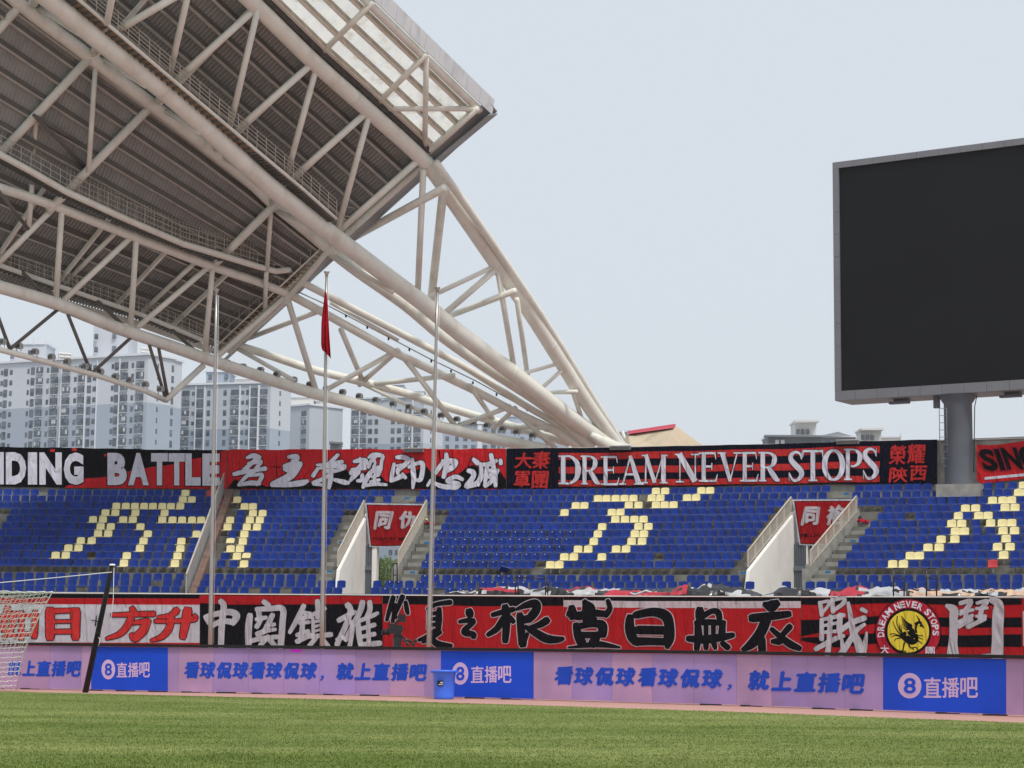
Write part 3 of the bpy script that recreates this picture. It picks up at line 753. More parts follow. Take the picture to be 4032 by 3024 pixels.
t, pr = banner('supporter_banner', 'black back-wall banner with red stripes reading DREAM NEVER STOPS in white serif letters', up, 1996, 3690, utop(-1), ubot(1), M['c_navy'], group=UG, amp=1.0)
def yref(x): return interp(x, UT)-1765
for a_, c_ in ((1784, 1811), (1839, 1865), (1891, 1915)):
    pr.strip([(x, a_+yref(x)*(1-(a_-1784)/300)+1.3*math.sin(x/60)) for x in range(2200, 3470, 40)]+[(3464, a_+yref(3464)*(1-(a_-1784)/300))],
             [(x, c_+yref(x)*(1-(a_-1784)/300)+1.3*math.sin(x/60+.4)) for x in range(2200, 3470, 40)]+[(3464, c_+yref(3464)*(1-(a_-1784)/300))], M['c_redprint'])
# serif capitals, drawn stroke by stroke in a unit box
def serif(ch):
    st, sr = [], []
    T, t_ = .20, .075
    def V(x, wd=T, y0=0, y1=1): st.append([(x, y0, wd), (x, y1, wd)])
    def F(x, y, L=.17, h=.055): sr.append([(x-L, y, h), (x+L, y, h)])
    if ch == 'D':
        V(.24); F(.2, .03); F(.2, .97); st.append([(.24, .04, t_), (.55, .04, t_*1.2), (.82, .22, .17), (.89, .5, .22), (.82, .78, .17), (.55, .96, t_*1.2), (.24, .96, t_)])
    elif ch == 'R':
        V(.22); F(.2, .03); F(.22, .97); st.append([(.24, .04, t_), (.5, .04, t_), (.72, .14, .15), (.74, .30, .19), (.66, .44, .14), (.45, .52, t_), (.24, .52, t_)])
        st.append([(.48, .52, .14), (.66, .74, .2), (.84, .93, .17), (.98, .96, .06)])
    elif ch == 'E':
        V(.26); F(.2, .03, .18); F(.2, .97, .18); st.append([(.2, .03, t_), (.78, .03, t_)]); st.append([(.80, .0, .05), (.86, .24, .02)])
        st.append([(.3, .48, t_), (.66, .48, t_)]); st.append([(.66, .36, .05), (.66, .60, .05)]); st.append([(.2, .97, t_), (.82, .97, t_)]); st.append([(.94, .74, .02), (.84, 1.0, .07)])
    elif ch == 'A':
        st.append([(.47, .0, .05), (.17, .97, t_)]); st.append([(.46, .0, .13), (.80, .97, .22)]); st.append([(.27, .64, t_), (.66, .64, t_)]); F(.15, .97, .14); F(.80, .97, .19)
    elif ch == 'M':
        st.append([(.17, .03, .055), (.15, .97, .055)]); st.append([(.16, .0, .15), (.50, .97, .15)]); st.append([(.82, .0, .05), (.50, .98, .045)]); V(.83, .17); F(.12, .97, .12); F(.84, .97, .15); F(.1, .03, .09); F(.88, .03, .1)
    elif ch == 'N':
        st.append([(.2, .03, .055), (.2, .97, .055)]); st.append([(.17, .0, .20), (.83, .96, .20)]); st.append([(.84, .03, .055), (.84, .97, .055)]); F(.2, .97, .17); F(.84, .03, .16); F(.1, .03, .1)
    elif ch == 'V':
        st.append([(.2, .03, .21), (.54, .98, .14)]); st.append([(.84, .03, .06), (.53, .98, .05)]); F(.18, .03, .18); F(.84, .03, .15)
    elif ch == 'T':
        V(.5, .21); F(.5, .97, .2); st.append([(.04, .035, t_), (.96, .035, t_)]); st.append([(.06, .0, .055), (.03, .24, .02)]); st.append([(.94, .0, .055), (.97, .24, .02)])
    elif ch == 'O':
        st.append([(.5+.40*math.sin(a)*1.0, .5-.455*math.cos(a), .085+.115*abs(math.sin(a))) for a in [2*PI*i/28 for i in range(29)]])
    elif ch == 'P':
        V(.26); F(.24, .03); F(.27, .97, .2); st.append([(.28, .04, t_), (.6, .04, t_), (.84, .16, .16), (.87, .31, .19), (.78, .47, .14), (.55, .56, t_), (.42, .54, t_)])
    elif ch == 'S':
        st.append([(.84, .26, .04), (.76, .10, .09), (.5, .035, .11), (.25, .12, .17), (.22, .28, .21), (.5, .47, .24), (.80, .64, .23), (.84, .80, .2), (.60, .95, .13), (.33, .95, .10), (.12, .72, .03)])
        st.append([(.86, .02, .03), (.86, .28, .04)]); st.append([(.11, .70, .04), (.11, .99, .03)])
    return st, sr
def put_serif(pr, ch, x0, y0, x1, y1):
    st, sr = serif(ch); W_, H_ = x1-x0, y1-y0
    for lay, g, m in ((.022, 2.2, M['c_black']), (.05, 0, M['c_white'])):
        for q in st+sr:
            vert = len(q) == 2 and abs(q[0][0]-q[1][0]) < .02
            k = W_ if (vert or len(q) > 2 or abs(q[0][0]-q[1][0]) < .5 and abs(q[0][1]-q[1][1]) > .5) else H_
            k2 = (W_*.5+H_*.5) if len(q) > 2 else k
            pr.ribbon([(x0+x*W_, y0+y*H_, wd*(k2)+2*g) for x, y, wd in q], m, lay, 0, cap=False, smooth=len(q) > 2)
for ch, x0, x1, y0, y1 in (('D', 2196, 2286, 1793, 1907), ('R', 2284, 2364, 1793, 1908), ('E', 2364, 2442, 1796, 1910), ('A', 2436, 2535, 1794, 1909), ('M', 2526, 2630, 1790, 1904),
        ('N', 2658, 2753, 1786, 1900), ('E', 2750, 2830, 1781, 1897), ('V', 2826, 2917, 1780, 1898), ('E', 2912, 2990, 1780, 1896), ('R', 2984, 3072, 1779, 1896),
        ('S', 3100, 3166, 1776, 1896), ('T', 3158, 3243, 1772, 1895), ('O', 3238, 3326, 1768, 1894), ('P', 3318, 3396, 1766, 1891), ('S', 3392, 3460, 1763, 1888)):
    put_serif(pr, ch, x0, y0, x1, y1)
for ch, x0, y0, x1, y1 in (('大', 2027, 1781, 2096, 1845), ('秦', 2094, 1775, 2168, 1846), ('軍', 2025, 1855, 2087, 1919), ('團', 2094, 1855, 2158, 1923),
        ('榮', 3502, 1752, 3568, 1830), ('耀', 3573, 1748, 3644, 1826), ('陝', 3502, 1840, 3574, 1900), ('西', 3583, 1832, 3649, 1893)):
    pr.glyph(ch, x0, y0, x1, y1, M['c_redprint'], .05, bold=.032, shear=.08, warp=1.2)
pr.build('lettering', t)
SB = lambda x: (x-3845)
t, pr = banner('supporter_banner', 'red back-wall banner beside the scoreboard column with black letters SING above a white stripe', up, 3846, 4190,
               [(3846, 1748), (3880, 1753), (3950, 1750), (4032, 1735), (4190, 1735)], [(3846, 1890), (3870, 1905), (4032, 1886), (4190, 1880)], M['c_red'], group=UG, amp=1.5)
pr.strip([(3877, 1879), (4010, 1866), (4190, 1850)], [(3877, 1889), (4010, 1877), (4190, 1862)], M['c_white'], .012)
for ch, x0, x1, y0, y1 in (('S', 3862, 3922, 1768, 1853), ('I', 3926, 3946, 1767, 1851), ('N', 3952, 4016, 1762, 1848), ('G', 4014, 4084, 1757, 1845)):
    pr.glyph(ch, x0-3, y0-3, x1+3, y1+3, M['c_purplish'], .022, bold=.04, shear=-.35)
    pr.glyph(ch, x0, y0, x1, y1, M['c_black'], .05, bold=.045, shear=-.35)
pr.build('lettering', t)

# --- lower banners hanging over the front railing
LG = 'supporter banners over the front railing'
LT = [(-200, 2336), (0, 2338), (700, 2341), (1400, 2344), (2100, 2349), (2900, 2351), (3432, 2353), (4032, 2356), (4250, 2358)]
def ltop(d): return [(x, y+d) for x, y in LT]
lbt = [(-200, 2566), (4250, 2600)]
t, pr = banner('supporter_banner', 'white front banner with red edges and red brush characters behind the goal net', lo, -190, 787, ltop(0), lbt, M['t_white'], group=LG, amp=.6)
pr.strip([(x, y) for x, y in ltop(0) if x <= 787][:1]+[(787, 2341)], [(-190, 2353), (787, 2357)], M['t_black'], .008)
pr.strip([(-190, 2354), (787, 2357)], [(-190, 2377), (787, 2381)], M['t_red'], .010)
pr.strip([(-190, 2529), (787, 2531)], [(-190, 2566), (787, 2570)], M['t_red'], .010)
Fo = (0, 2200)
ru = [[(80, 540, 60), (60, 650, 60), (20, 760, 50)], [(-20, 640, 50), (190, 600, 50)], [(150, 600, 60), (130, 740, 60), (40, 860, 40)], [(20, 770, 40), (160, 840, 50)], [(235, 590, 50), (230, 860, 55)], [(385, 590, 60), (372, 840, 60)], [(240, 620, 40), (400, 610, 40)], [(240, 820, 35), (380, 810, 35)]]
ri = [[(545, 570, 85), (545, 850, 78)], [(822, 580, 92), (822, 850, 75)], [(560, 570, 48), (850, 560, 38)], [(570, 685, 30), (800, 680, 30)], [(570, 795, 40), (800, 790, 45)]]
fa = [[(1225, 612, 34), (1450, 605, 45), (1670, 600, 50)], [(1440, 545, 52), (1470, 600, 55)], [(1430, 640, 62), (1380, 740, 62), (1300, 820, 52), (1165, 868, 28)], [(1440, 700, 32), (1570, 682, 48), (1610, 690, 60)], [(1592, 690, 78), (1560, 780, 78), (1475, 860, 78)], [(1432, 830, 42), (1452, 866, 50)]]
sh = [[(1920, 565, 66), (1850, 620, 48), (1725, 635, 28)], [(1695, 680, 36), (1900, 680, 36), (2110, 655, 55), (2118, 625, 44)], [(1860, 640, 64), (1840, 760, 64), (1760, 850, 52), (1650, 888, 26)], [(2042, 570, 84), (2020, 700, 78), (1990, 845, 62)]]
for c_ in (ru, ri, fa, sh): pr.brush(c_, M['c_redprint'], Fo, 2.765, M['t_black'], 3.2)
pr.ribbon([(985, 665, 6), (1075, 685, 12)], M['t_black'], .05, org=Fo, sc=2.765); pr.ribbon([(1050, 620, 8), (1040, 725, 16)], M['t_black'], .05, org=Fo, sc=2.765)
pr.build('lettering', t)
t, pr = banner('supporter_banner', 'navy-black front banner with a red top band and white brush characters', lo, 786, 1506, ltop(0), lbt, M['t_black'], group=LG, amp=.6)
pr.strip([(786, 2344), (1506, 2348)], [(786, 2374), (900, 2381), (1506, 2378)], M['t_red'], .010)
Eo = (700, 2200)
zg = [[(470, 465, 55), (500, 520, 60), (480, 700, 62), (470, 960, 55)], [(300, 635, 45), (380, 610, 50), (560, 580, 60), (640, 620, 70), (600, 700, 55)], [(310, 640, 55), (345, 700, 50)], [(360, 735, 50), (480, 680, 50), (600, 690, 58)]]
gu = [[(785, 620, 60), (770, 760, 65), (770, 960, 60)], [(860, 550, 45), (1000, 545, 50), (1140, 545, 60), (1140, 700, 60), (1120, 960, 60)], [(940, 470, 50), (990, 508, 48)], [(880, 565, 55), (890, 640, 48)], [(860, 660, 42), (960, 640, 38)], [(920, 640, 40), (860, 740, 48)], [(1030, 615, 50), (990, 700, 52), (940, 790, 48)], [(960, 730, 36), (1050, 715, 38)], [(870, 820, 55), (980, 780, 44), (1060, 770, 34)], [(780, 900, 45), (900, 870, 45), (1080, 850, 44)], [(980, 850, 48), (900, 940, 46)], [(1000, 880, 52), (1060, 950, 46)]]
zn = [[(1370, 515, 48), (1310, 640, 52), (1220, 800, 38)], [(1380, 590, 44), (1440, 600, 42)], [(1310, 650, 42), (1450, 630, 40)], [(1330, 700, 38), (1430, 690, 34)], [(1360, 640, 42), (1350, 800, 52), (1320, 900, 44)], [(1300, 830, 42), (1420, 790, 44)], [(1300, 900, 48), (1450, 830, 44)], [(1520, 465, 50), (1530, 560, 54), (1520, 640, 44)], [(1430, 630, 38), (1600, 540, 42)], [(1470, 650, 32), (1480, 900, 36)], [(1470, 690, 26), (1560, 675, 26)], [(1480, 740, 26), (1560, 720, 26)], [(1480, 790, 26), (1560, 770, 26)], [(1565, 640, 36), (1570, 800, 36)], [(1440, 850, 38), (1665, 825, 50)], [(1430, 950, 44), (1500, 870, 42)], [(1580, 880, 42), (1640, 950, 38)]]
xi = [[(1850, 505, 60), (1880, 560, 55), (1840, 700, 54), (1735, 930, 52)], [(1755, 670, 50), (1900, 590, 48), (1930, 580, 36)], [(2010, 475, 54), (1990, 560, 55), (1920, 700, 48), (1830, 880, 48)], [(1890, 690, 46), (1900, 780, 42), (1870, 960, 44)], [(2090, 475, 50), (2090, 560, 50), (2050, 650, 46)], [(1960, 640, 44), (1970, 800, 54), (1990, 930, 50)], [(1970, 680, 38), (2120, 620, 42), (2175, 592, 34)], [(2000, 760, 38), (2140, 720, 44)], [(2000, 850, 38), (2140, 820, 44)], [(1990, 935, 46), (2200, 920, 52)], [(2070, 640, 38), (2080, 900, 42)], [(1735, 880, 38), (1830, 850, 36)]]
for c_ in (zg, gu, zn, xi): pr.brush(c_, M['t_white'], Eo, 2.765, M['t_black'], 1.5)
pr.build('lettering', t)
t, pr = banner('supporter_banner', 'red front banner with black top band and black brush characters edged in white', lo, 1507, 2218, ltop(0), lbt, M['t_red'], group=LG, amp=.6)
pr.strip([(1507, 2345), (2218, 2351)], [(1507, 2377), (1700, 2381), (1900, 2387), (2218, 2385)], M['t_black'], .010)
Go = (1400, 2200)
hu = [[(410, 425, 50), (370, 560, 46), (340, 665, 34)], [(430, 500, 40), (405, 680, 38)], [(510, 415, 54), (450, 560, 40), (430, 610, 34)], [(545, 475, 40), (560, 560, 46), (570, 595, 34)], [(400, 540, 34), (440, 640, 34)]]
xa = [[(795, 545, 50), (880, 495, 42), (1030, 475, 52)], [(805, 560, 48), (800, 700, 42), (795, 760, 42)], [(910, 550, 50), (905, 660, 66), (900, 770, 54)], [(800, 600, 34), (900, 590, 44)], [(800, 660, 34), (900, 650, 44)], [(800, 720, 34), (900, 715, 44)], [(870, 785, 54), (780, 850, 52), (690, 885, 34)], [(735, 908, 32), (830, 860, 44), (920, 800, 44)], [(820, 870, 54), (900, 930, 66), (1040, 945, 38)]]
zb = [[(1238, 578, 78), (1245, 605, 78)], [(1135, 685, 38), (1220, 672, 50), (1290, 682, 46), (1195, 770, 60), (1195, 805, 66), (1280, 822, 56), (1285, 848, 54)]]
ge = [[(1630, 530, 74), (1640, 600, 84), (1640, 760, 74), (1630, 890, 64)], [(1495, 610, 48), (1620, 575, 54), (1715, 552, 54)], [(1610, 650, 64), (1540, 760, 64), (1445, 825, 48)], [(1680, 640, 54), (1715, 682, 52)], [(1790, 620, 74), (1800, 760, 74), (1820, 925, 84)], [(1755, 550, 32), (1860, 505, 64), (1960, 490, 84), (1965, 560, 84), (1900, 640, 84), (1855, 645, 60)], [(1800, 690, 44), (1900, 665, 54)], [(2080, 672, 74), (2000, 720, 64), (1885, 750, 34)], [(1855, 742, 44), (1950, 800, 74), (2080, 870, 84), (2200, 880, 64), (2255, 870, 44)], [(1870, 820, 38), (1840, 900, 44)]]
for c_ in (hu, xa, zb, ge): pr.brush(c_, M['t_black'], Go, 2.765, M['t_white'], 3.2)
pr.build('lettering', t)
t, pr = banner('supporter_banner', 'red front banner with white pleated top band and heavy black brush characters', lo, 2219, 3153, ltop(0), lbt, M['t_red'], group=LG, amp=.6)
pr.strip([(2219, 2350), (3153, 2352)], [(2219, 2363), (2500, 2367), (3153, 2367)], M['t_black'], .008)
pr.strip([(2219, 2363), (2500, 2367), (3153, 2367)], [(2219, 2390), (2500, 2393), (2900, 2395), (3153, 2394)], M['t_white'], .010)
Ho = (2100, 2200)
qi = [[(420, 540, 74), (432, 620, 94)], [(560, 470, 54), (600, 545, 134), (600, 600, 94)], [(812, 460, 44), (832, 540, 54), (790, 610, 64)], [(395, 600, 74), (500, 622, 84), (620, 590, 74), (795, 602, 62)], [(560, 670, 54), (670, 660, 52)], [(465, 725, 66), (490, 840, 84), (530, 920, 94)], [(480, 740, 64), (640, 710, 64), (745, 722, 94), (755, 820, 84)], [(510, 830, 64), (700, 830, 64)], [(700, 830, 74), (650, 920, 94)], [(380, 965, 18), (500, 955, 32), (700, 930, 64), (940, 965, 22)]]
yu = [[(1052, 640, 74), (1050, 750, 94), (1080, 860, 94), (1130, 915, 64)], [(1120, 612, 74), (1300, 580, 84), (1440, 622, 104), (1482, 740, 94), (1475, 870, 104), (1460, 955, 54)], [(1140, 775, 84), (1420, 780, 84)], [(1110, 900, 84), (1300, 900, 74), (1450, 905, 74)]]
wf = [[(1812, 565, 84), (1810, 635, 84)], [(1840, 630, 60), (1940, 572, 54), (2008, 582, 64), (2028, 650, 60)], [(1775, 700, 54), (1900, 690, 60), (2070, 700, 60)], [(1790, 690, 60), (1800, 870, 84)], [(1880, 700, 50), (1880, 870, 44)], [(1960, 690, 50), (1960, 870, 44)], [(2060, 700, 64), (2050, 860, 74)], [(1690, 870, 60), (1850, 880, 84), (2050, 855, 74), (2170, 832, 54)], [(1790, 900, 64), (1780, 980, 60)], [(1880, 910, 60), (1880, 970, 50)], [(1960, 900, 60), (1980, 970, 44)], [(2060, 920, 54), (2115, 965, 62)]]
for c_ in (qi, yu, wf): pr.brush(c_, M['t_black'], Ho, 2.765, M['t_white'], 3.4)
Io = (2900, 2250)
yi = [[(355, 410, 64), (430, 430, 130), (495, 400, 94)], [(195, 580, 94), (400, 560, 94), (650, 530, 74)], [(370, 600, 114), (300, 760, 114), (190, 900, 104), (85, 968, 54)], [(310, 850, 94), (320, 990, 84)], [(440, 720, 54), (520, 790, 64), (660, 900, 84), (780, 955, 64)], [(660, 690, 74), (580, 780, 64)], [(450, 870, 54), (530, 870, 84)]]
pr.brush(yi, M['t_black'], Io, 3.16, M['t_white'], 3.2)
pr.build('lettering', t)
t, pr = banner('supporter_banner', 'red and black striped front banner with white brush characters and a round bird emblem', lo, 3155, 4024, ltop(0), lbt, M['t_red'], group=LG, amp=.6)
wx = list(range(3155, 4024, 28))+[4023]
def wave(x, k): return 3.2*math.sin((x-3155)/90+k)
for (ya, yb), k in (((2354, 2369), 0), ((2430, 2459), .4), ((2498, 2537), .9)):
    pr.strip([(x, ya+interp(x, [(3155, 10 if k else 0), (3432, -2), (4024, 2)])+(wave(x, k) if k else 0)) for x in wx],
             [(x, yb+interp(x, [(3155, 44 if k and k < .6 else 10 if k == 0 else -18), (3300, 14 if k else 10), (3432, 8 if k == 0 else 0), (4024, 14)])+wave(x, k+.5)) for x in wx], M['t_black'], .010)
zh = [[(1040, 390, 48), (1060, 540, 48)], [(1040, 390, 32), (1150, 372, 38), (1130, 440, 34), (1060, 520, 38)], [(1190, 340, 44), (1200, 500, 48)], [(1190, 360, 38), (1330, 332, 44), (1325, 400, 48), (1200, 490, 38)], [(1060, 600, 44), (1060, 840, 54)], [(1060, 600, 38), (1330, 545, 48)], [(1290, 540, 54), (1280, 700, 64), (1285, 775, 54)], [(1060, 680, 34), (1250, 640, 34)], [(1060, 760, 38), (1280, 740, 38)], [(1170, 560, 50), (1160, 720, 56), (1150, 900, 56), (1130, 1040, 64)], [(990, 965, 54), (1200, 850, 54), (1330, 802, 42)], [(1390, 395, 40), (1420, 560, 54), (1450, 750, 74), (1520, 900, 94), (1560, 1040, 114)], [(1305, 730, 54), (1430, 640, 62), (1590, 580, 62)], [(1590, 660, 38), (1490, 740, 54), (1400, 880, 64), (1300, 1030, 74)], [(1620, 760, 22), (1600, 900, 54), (1580, 1010, 64)], [(1560, 472, 48), (1612, 498, 44)], [(1310, 850, 34), (1320, 960, 44)]]
pr.brush(zh, M['t_white'], Io, 3.16, M['t_black'], 1.6)
Jo = (3432, 2250)
do = [[(1095, 500, 54), (1190, 560, 114), (1190, 700, 104), (1190, 900, 104), (1180, 1050, 114), (1180, 1230, 164)], [(1290, 462, 54), (1440, 430, 62), (1380, 540, 62), (1290, 620, 42)], [(1300, 580, 52), (1470, 560, 42)], [(1380, 540, 62), (1360, 700, 62)], [(1270, 730, 48), (1460, 640, 48)], [(1255, 800, 62), (1450, 700, 52)], [(1530, 460, 42), (1680, 430, 52), (1590, 540, 62)], [(1520, 540, 42), (1680, 530, 38)], [(1600, 540, 62), (1570, 680, 62)], [(1520, 650, 38), (1650, 650, 48)], [(1400, 805, 62), (1640, 690, 52)], [(1745, 410, 84), (1840, 470, 114), (1840, 600, 144), (1830, 800, 144), (1830, 1000, 144), (1820, 1230, 164)], [(1560, 1222, 28), (1750, 1215, 44)]]
pr.brush(do, M['t_white'], Jo, 3.687, M['t_black'], 1.6)
ecx, ecy = 3576, 2487
pr.ring(ecx, ecy, 118, 131, M['t_black'], .055, yclip=2585); pr.ring(ecx, ecy, 90, 127, M['c_crimson'], .062, yclip=2585)
pr.ring(ecx, ecy, 79, 92, M['t_black'], .070); pr.ring(ecx, ecy, 0.5, 82, M['c_yellow'], .077)
txt = 'DREAM NEVER STOPS'
angs = [-96, -83, -71, -58, -44, 0, -24, -12, 0, 13, 26, 0, 45, 57, 69, 81, 93]
for ch, an in zip(txt, angs):
    if ch == ' ': continue
    a = math.radians(an); vs, fs = glyph(ch, .03); off = pr.lift(.084); hw = 10 if ch != 'M' else 13; hh = 13
    o_ = []
    for u, v in vs:
        lx, ly = (u-.5)*2*hw, (.5-v)*2*hh
        r_ = 108.5+ly; o_.append(pr.surf(ecx + r_*math.sin(a) + lx*math.cos(a), ecy - r_*math.cos(a) + lx*math.sin(a), off))
    pr.mb.raw(o_, fs, M['c_white'])
bird = [[(455, 955, 60), (520, 985, 110), (600, 1020, 90), (665, 1010, 30)], [(420, 930, 30), (480, 900, 60)], [(590, 860, 70), (600, 940, 80)], [(540, 830, 60), (560, 900, 70)],
        [(650, 1000, 60), (655, 920, 34), (640, 830, 30), (655, 760, 34)], [(640, 760, 40), (700, 745, 54), (715, 790, 30)], [(710, 760, 40), (760, 820, 10)], [(690, 715, 16), (665, 660, 12), (650, 640, 8)], [(700, 720, 14), (690, 680, 8)],
        [(450, 940, 20), (370, 860, 16), (320, 760, 10), (310, 725, 12)], [(455, 930, 16), (400, 840, 14), (365, 740, 12), (375, 650, 14)], [(450, 930, 14), (410, 830, 12), (400, 760, 8)], [(450, 925, 14), (430, 830, 10), (425, 780, 8)],
        [(430, 950, 18), (340, 930, 12), (290, 950, 10)], [(425, 940, 16), (330, 905, 12), (270, 912, 14)], [(430, 965, 16), (350, 980, 12), (335, 1015, 10)],
        [(435, 650, 12), (500, 730, 20), (575, 790, 40)], [(440, 690, 10), (500, 760, 16), (560, 820, 26)], [(445, 730, 10), (500, 790, 14), (560, 850, 20)], [(450, 770, 10), (510, 820, 14), (560, 870, 18)], [(455, 810, 10), (510, 850, 14), (560, 890, 18)], [(570, 760, 14), (590, 860, 30)],
        [(475, 1040, 26), (460, 1110, 20), (455, 1150, 20)], [(400, 1150, 14), (500, 1160, 14)], [(540, 1060, 24), (570, 1110, 18), (640, 1100, 14), (670, 1140, 14)], [(590, 1110, 12), (610, 1135, 14)],
        [(680, 930, 14), (740, 935, 10)], [(680, 960, 14), (745, 985, 10)], [(670, 1000, 16), (730, 1045, 10)]]
for st in bird: pr.ribbon(st, M['t_black'], .090, org=Jo, sc=3.687)
for x, y in ((690, 770), (530, 860), (660, 900)): pr.ribbon([(x-8, y, 16), (x+8, y, 16)], M['c_yellow'], .118, org=Jo, sc=3.687)
for ch, x0, y0, x1, y1 in (('大', 3467, 2540, 3500, 2574), ('團', 3645, 2546, 3680, 2582)): pr.glyph(ch, x0, y0, x1, y1, M['c_white'], .086, bold=.02, warp=1)
pr.build('lettering', t)
t, pr = banner('supporter_banner', 'red front banner with white brush strokes cut off by the right edge', lo, 4025, 4240, ltop(0), lbt, M['t_red'], group=LG, amp=.6)
pr.ribbon([(4032, 2410, 10), (4034, 2540, 10)], M['t_white'], .03); pr.ribbon([(4060, 2420, 30), (4110, 2420, 36), (4090, 2540, 30)], M['t_white'], .03)
pr.build('lettering', t)

# --- two small banners over the gates
def small_banner(R, quad, label, chars, words_, rim_l):
    sf = lambda x, y, off: cyl(x, y, R, off)
    (x0, y0), (x1, y1), (x2, y2), (x3, y3) = quad            # tl tr br bl
    t = thing('gate_banner', sf((x0+x1)/2, (y2+y3)/2, 0), label, 'banner', 'small red banners over the stand gates')
    def grid(u0, u1, v0, v1, off, m, mb):
        nu, nv = 10, 6; vs = []
        for j in range(nv+1):
            for i in range(nu+1):
                u, v = lerp(u0, u1, i/nu), lerp(v0, v1, j/nv)
                xa, ya = lerp(x0, x3, v), lerp(y0, y3, v); xb, yb = lerp(x1, x2, v), lerp(y1, y2, v)
                vs.append(sf(lerp(xa, xb, u), lerp(ya, yb, u)+1.5*math.sin(u*7)*(v), off + .05*math.sin(u*9+v*2)*v))
        mb.raw(vs, [(j*(nu+1)+i, j*(nu+1)+i+1, (j+1)*(nu+1)+i+1, (j+1)*(nu+1)+i) for j in range(nv) for i in range(nu)], m)
    mb = MB(); grid(0, 1, 0, 1, 0, M['t_white'], mb); grid(0, 1, 0, 1, -.012, M['t_white'], mb); grid(.03, 1, .03, .97, .012, M['t_black'], mb); grid(.045, .99, .045, .955, .022, M['t_red'], mb); 
    mb.build('cloth', t)
    pr = Print(sf)
    for ch, a0, b0, a1, b1 in chars: pr.glyph(ch, a0, b0, a1, b1, M['t_white'], .085, bold=.06, shear=.16, warp=2.5)
    wt, a0, b0, a1, b1 = words_
    n = len(wt)
    for i, ch in enumerate(wt):
        if ch != ' ': pr.glyph(ch, lerp(a0, a1, i/n), b0, lerp(a0, a1, (i+.82)/n), b1, M['t_black'], .085, bold=.025)
    pr.build('lettering', t)
small_banner(139.35, [(1436, 1981), (1674, 1985), (1662, 2156), (1455, 2153)], 'small red banner with two white characters above the gate open to green bushes',
             [('同', 1476, 2010, 1543, 2085), ('仇', 1572, 2012, 1646, 2082)], ('TOWARDST MET', 1467, 2116, 1606, 2127), 1)
small_banner(139.35, [(3119, 1967), (3368, 1966), (3320, 2148), (3148, 2146)], 'small red banner with two white characters above the gate with ribbed door',
             [('同', 3159, 1991, 3226, 2070), ('袍', 3253, 1988, 3328, 2068)], ('FILLOW OF', 3154, 2101, 3268, 2114), 1)

# small blue plates on the steps
for k, (px, py, i, wh) in enumerate(((1603, 1962, 1, 'at the head of the stairs above the left gate'), (1345, 2135, 7, 'beside the left rail of the left gate'), (1298, 2250, 11, 'at the foot of the stairs left of the left gate'),
        (1680, 2138, 7, 'on the stairs right of the left gate'), (1624, 2254, 11, 'at the foot of the stairs right of the left gate'), (3332, 1944, 1, 'at the head of the stairs above the right gate'),
        (3359, 2130, 7, 'on the stairs right of the right gate'), (3259, 2253, 11, 'at the foot of the stairs right of the right gate'), (2925, 2256, 11, 'at the foot of the stairs left of the right gate'))):
    R = (UP[i]['R'] if i < 11 else 133.7) - .16
    p = cyl(px, py, R, .05); a = phi_of(p); mb = MB()
    mb.box((0, 0, 0), (.13, .012, .06), M['bluesign']); o = mb.build('step_sign', origin=(0, 0, 0)); o.location = p; o.rotation_euler = (0, 0, -a)
    tag(o, 'small blue number plate %s' % wh, 'sign', 'blue number plates on the stair steps')

# floodlights on the back wall
for px0, px1, py, wh in ((1590, 1670, 1773, 'above the brush-character banner'), (2402, 2483, 1764, 'at the foot of the cream roof arches'), (3298, 3380, 1741, 'above the letters STOPS')):
    p = cyl((px0+px1)/2, py, RUB, .18); a = phi_of(p); t = thing('wall_floodlight', p, 'long flat floodlight on the back wall %s' % wh, 'floodlight', 'floodlights on the back wall')
    hw = (px1-px0)/2/71
    t.rotation_euler = (0, 0, -a)
    mb = MB(); mb.box((0, 0, .0), (hw, .11, .10), M['lamp_grey']); mb.box((0, -.0, .115), (hw+.02, .14, .015), M['whitecap']); mb.build('housing', None).parent = t
    mb = MB(); mb.box((0, -.118, -.01), (hw*.96, .006, .075), M['lamp_glass']); mb.build('lens', None).parent = t

# crumpled tarpaulins along the front row
def heap(x0, x1, label, cols, seed, hfun):
    mbs = {}
    nx, ny = int((x1-x0)/4), 9
    R0 = 130.45; vs = []
    for i in range(nx+1):
        x = lerp(x0, x1, i/nx); a = phi_at(x, 2345, 130.4)
        for j in range(ny+1):
            v = j/ny
            h = 1.1*hfun(x)*math.sin(PI*min(1, v*.97+.03))**.6
            nn = mnoise.noise(Vector((x*.016+seed+v, v*2.6-x*.004, seed)))*.34 + mnoise.noise(Vector((x*.055, v*6, seed*2)))*.13
            vs.append(pol(a, R0 + v*1.0 + nn*.6, 3.38 - .05 + max(-.05, h*(1+nn*1.8)) - (.6*v if v > .9 else 0)))
    mb = MB(); n = len(vs)
    mb.v = [tuple(p) for p in vs]
    for i in range(nx):
        for j in range(ny):
            mb.f.append((i*(ny+1)+j, (i+1)*(ny+1)+j, (i+1)*(ny+1)+j+1, i*(ny+1)+j+1))
            x = lerp(x0, x1, i/nx)
            q = mnoise.noise(Vector((x*.0065+seed*3+j*.10, j*.62+x*.0045, seed+7)))*1.3
            c = cols(x, q); mb.m.append(mb.mi(c))
    p = cyl((x0+x1)/2, 2345, 130.5)
    o = mb.build('crumpled_tarpaulin', origin=p); tag(o, label, 'tarpaulin', 'folded supporter cloths along the front row')
M['tarp_b'] = mat('tarp_black', (.018, .018, .022), .22, spec=.7, bump=.8, bscale=3, bdist=.06)
M['tarp_w'] = mat('tarp_white', (.48, .49, .51), .4, bump=.8, bscale=3, bdist=.06)
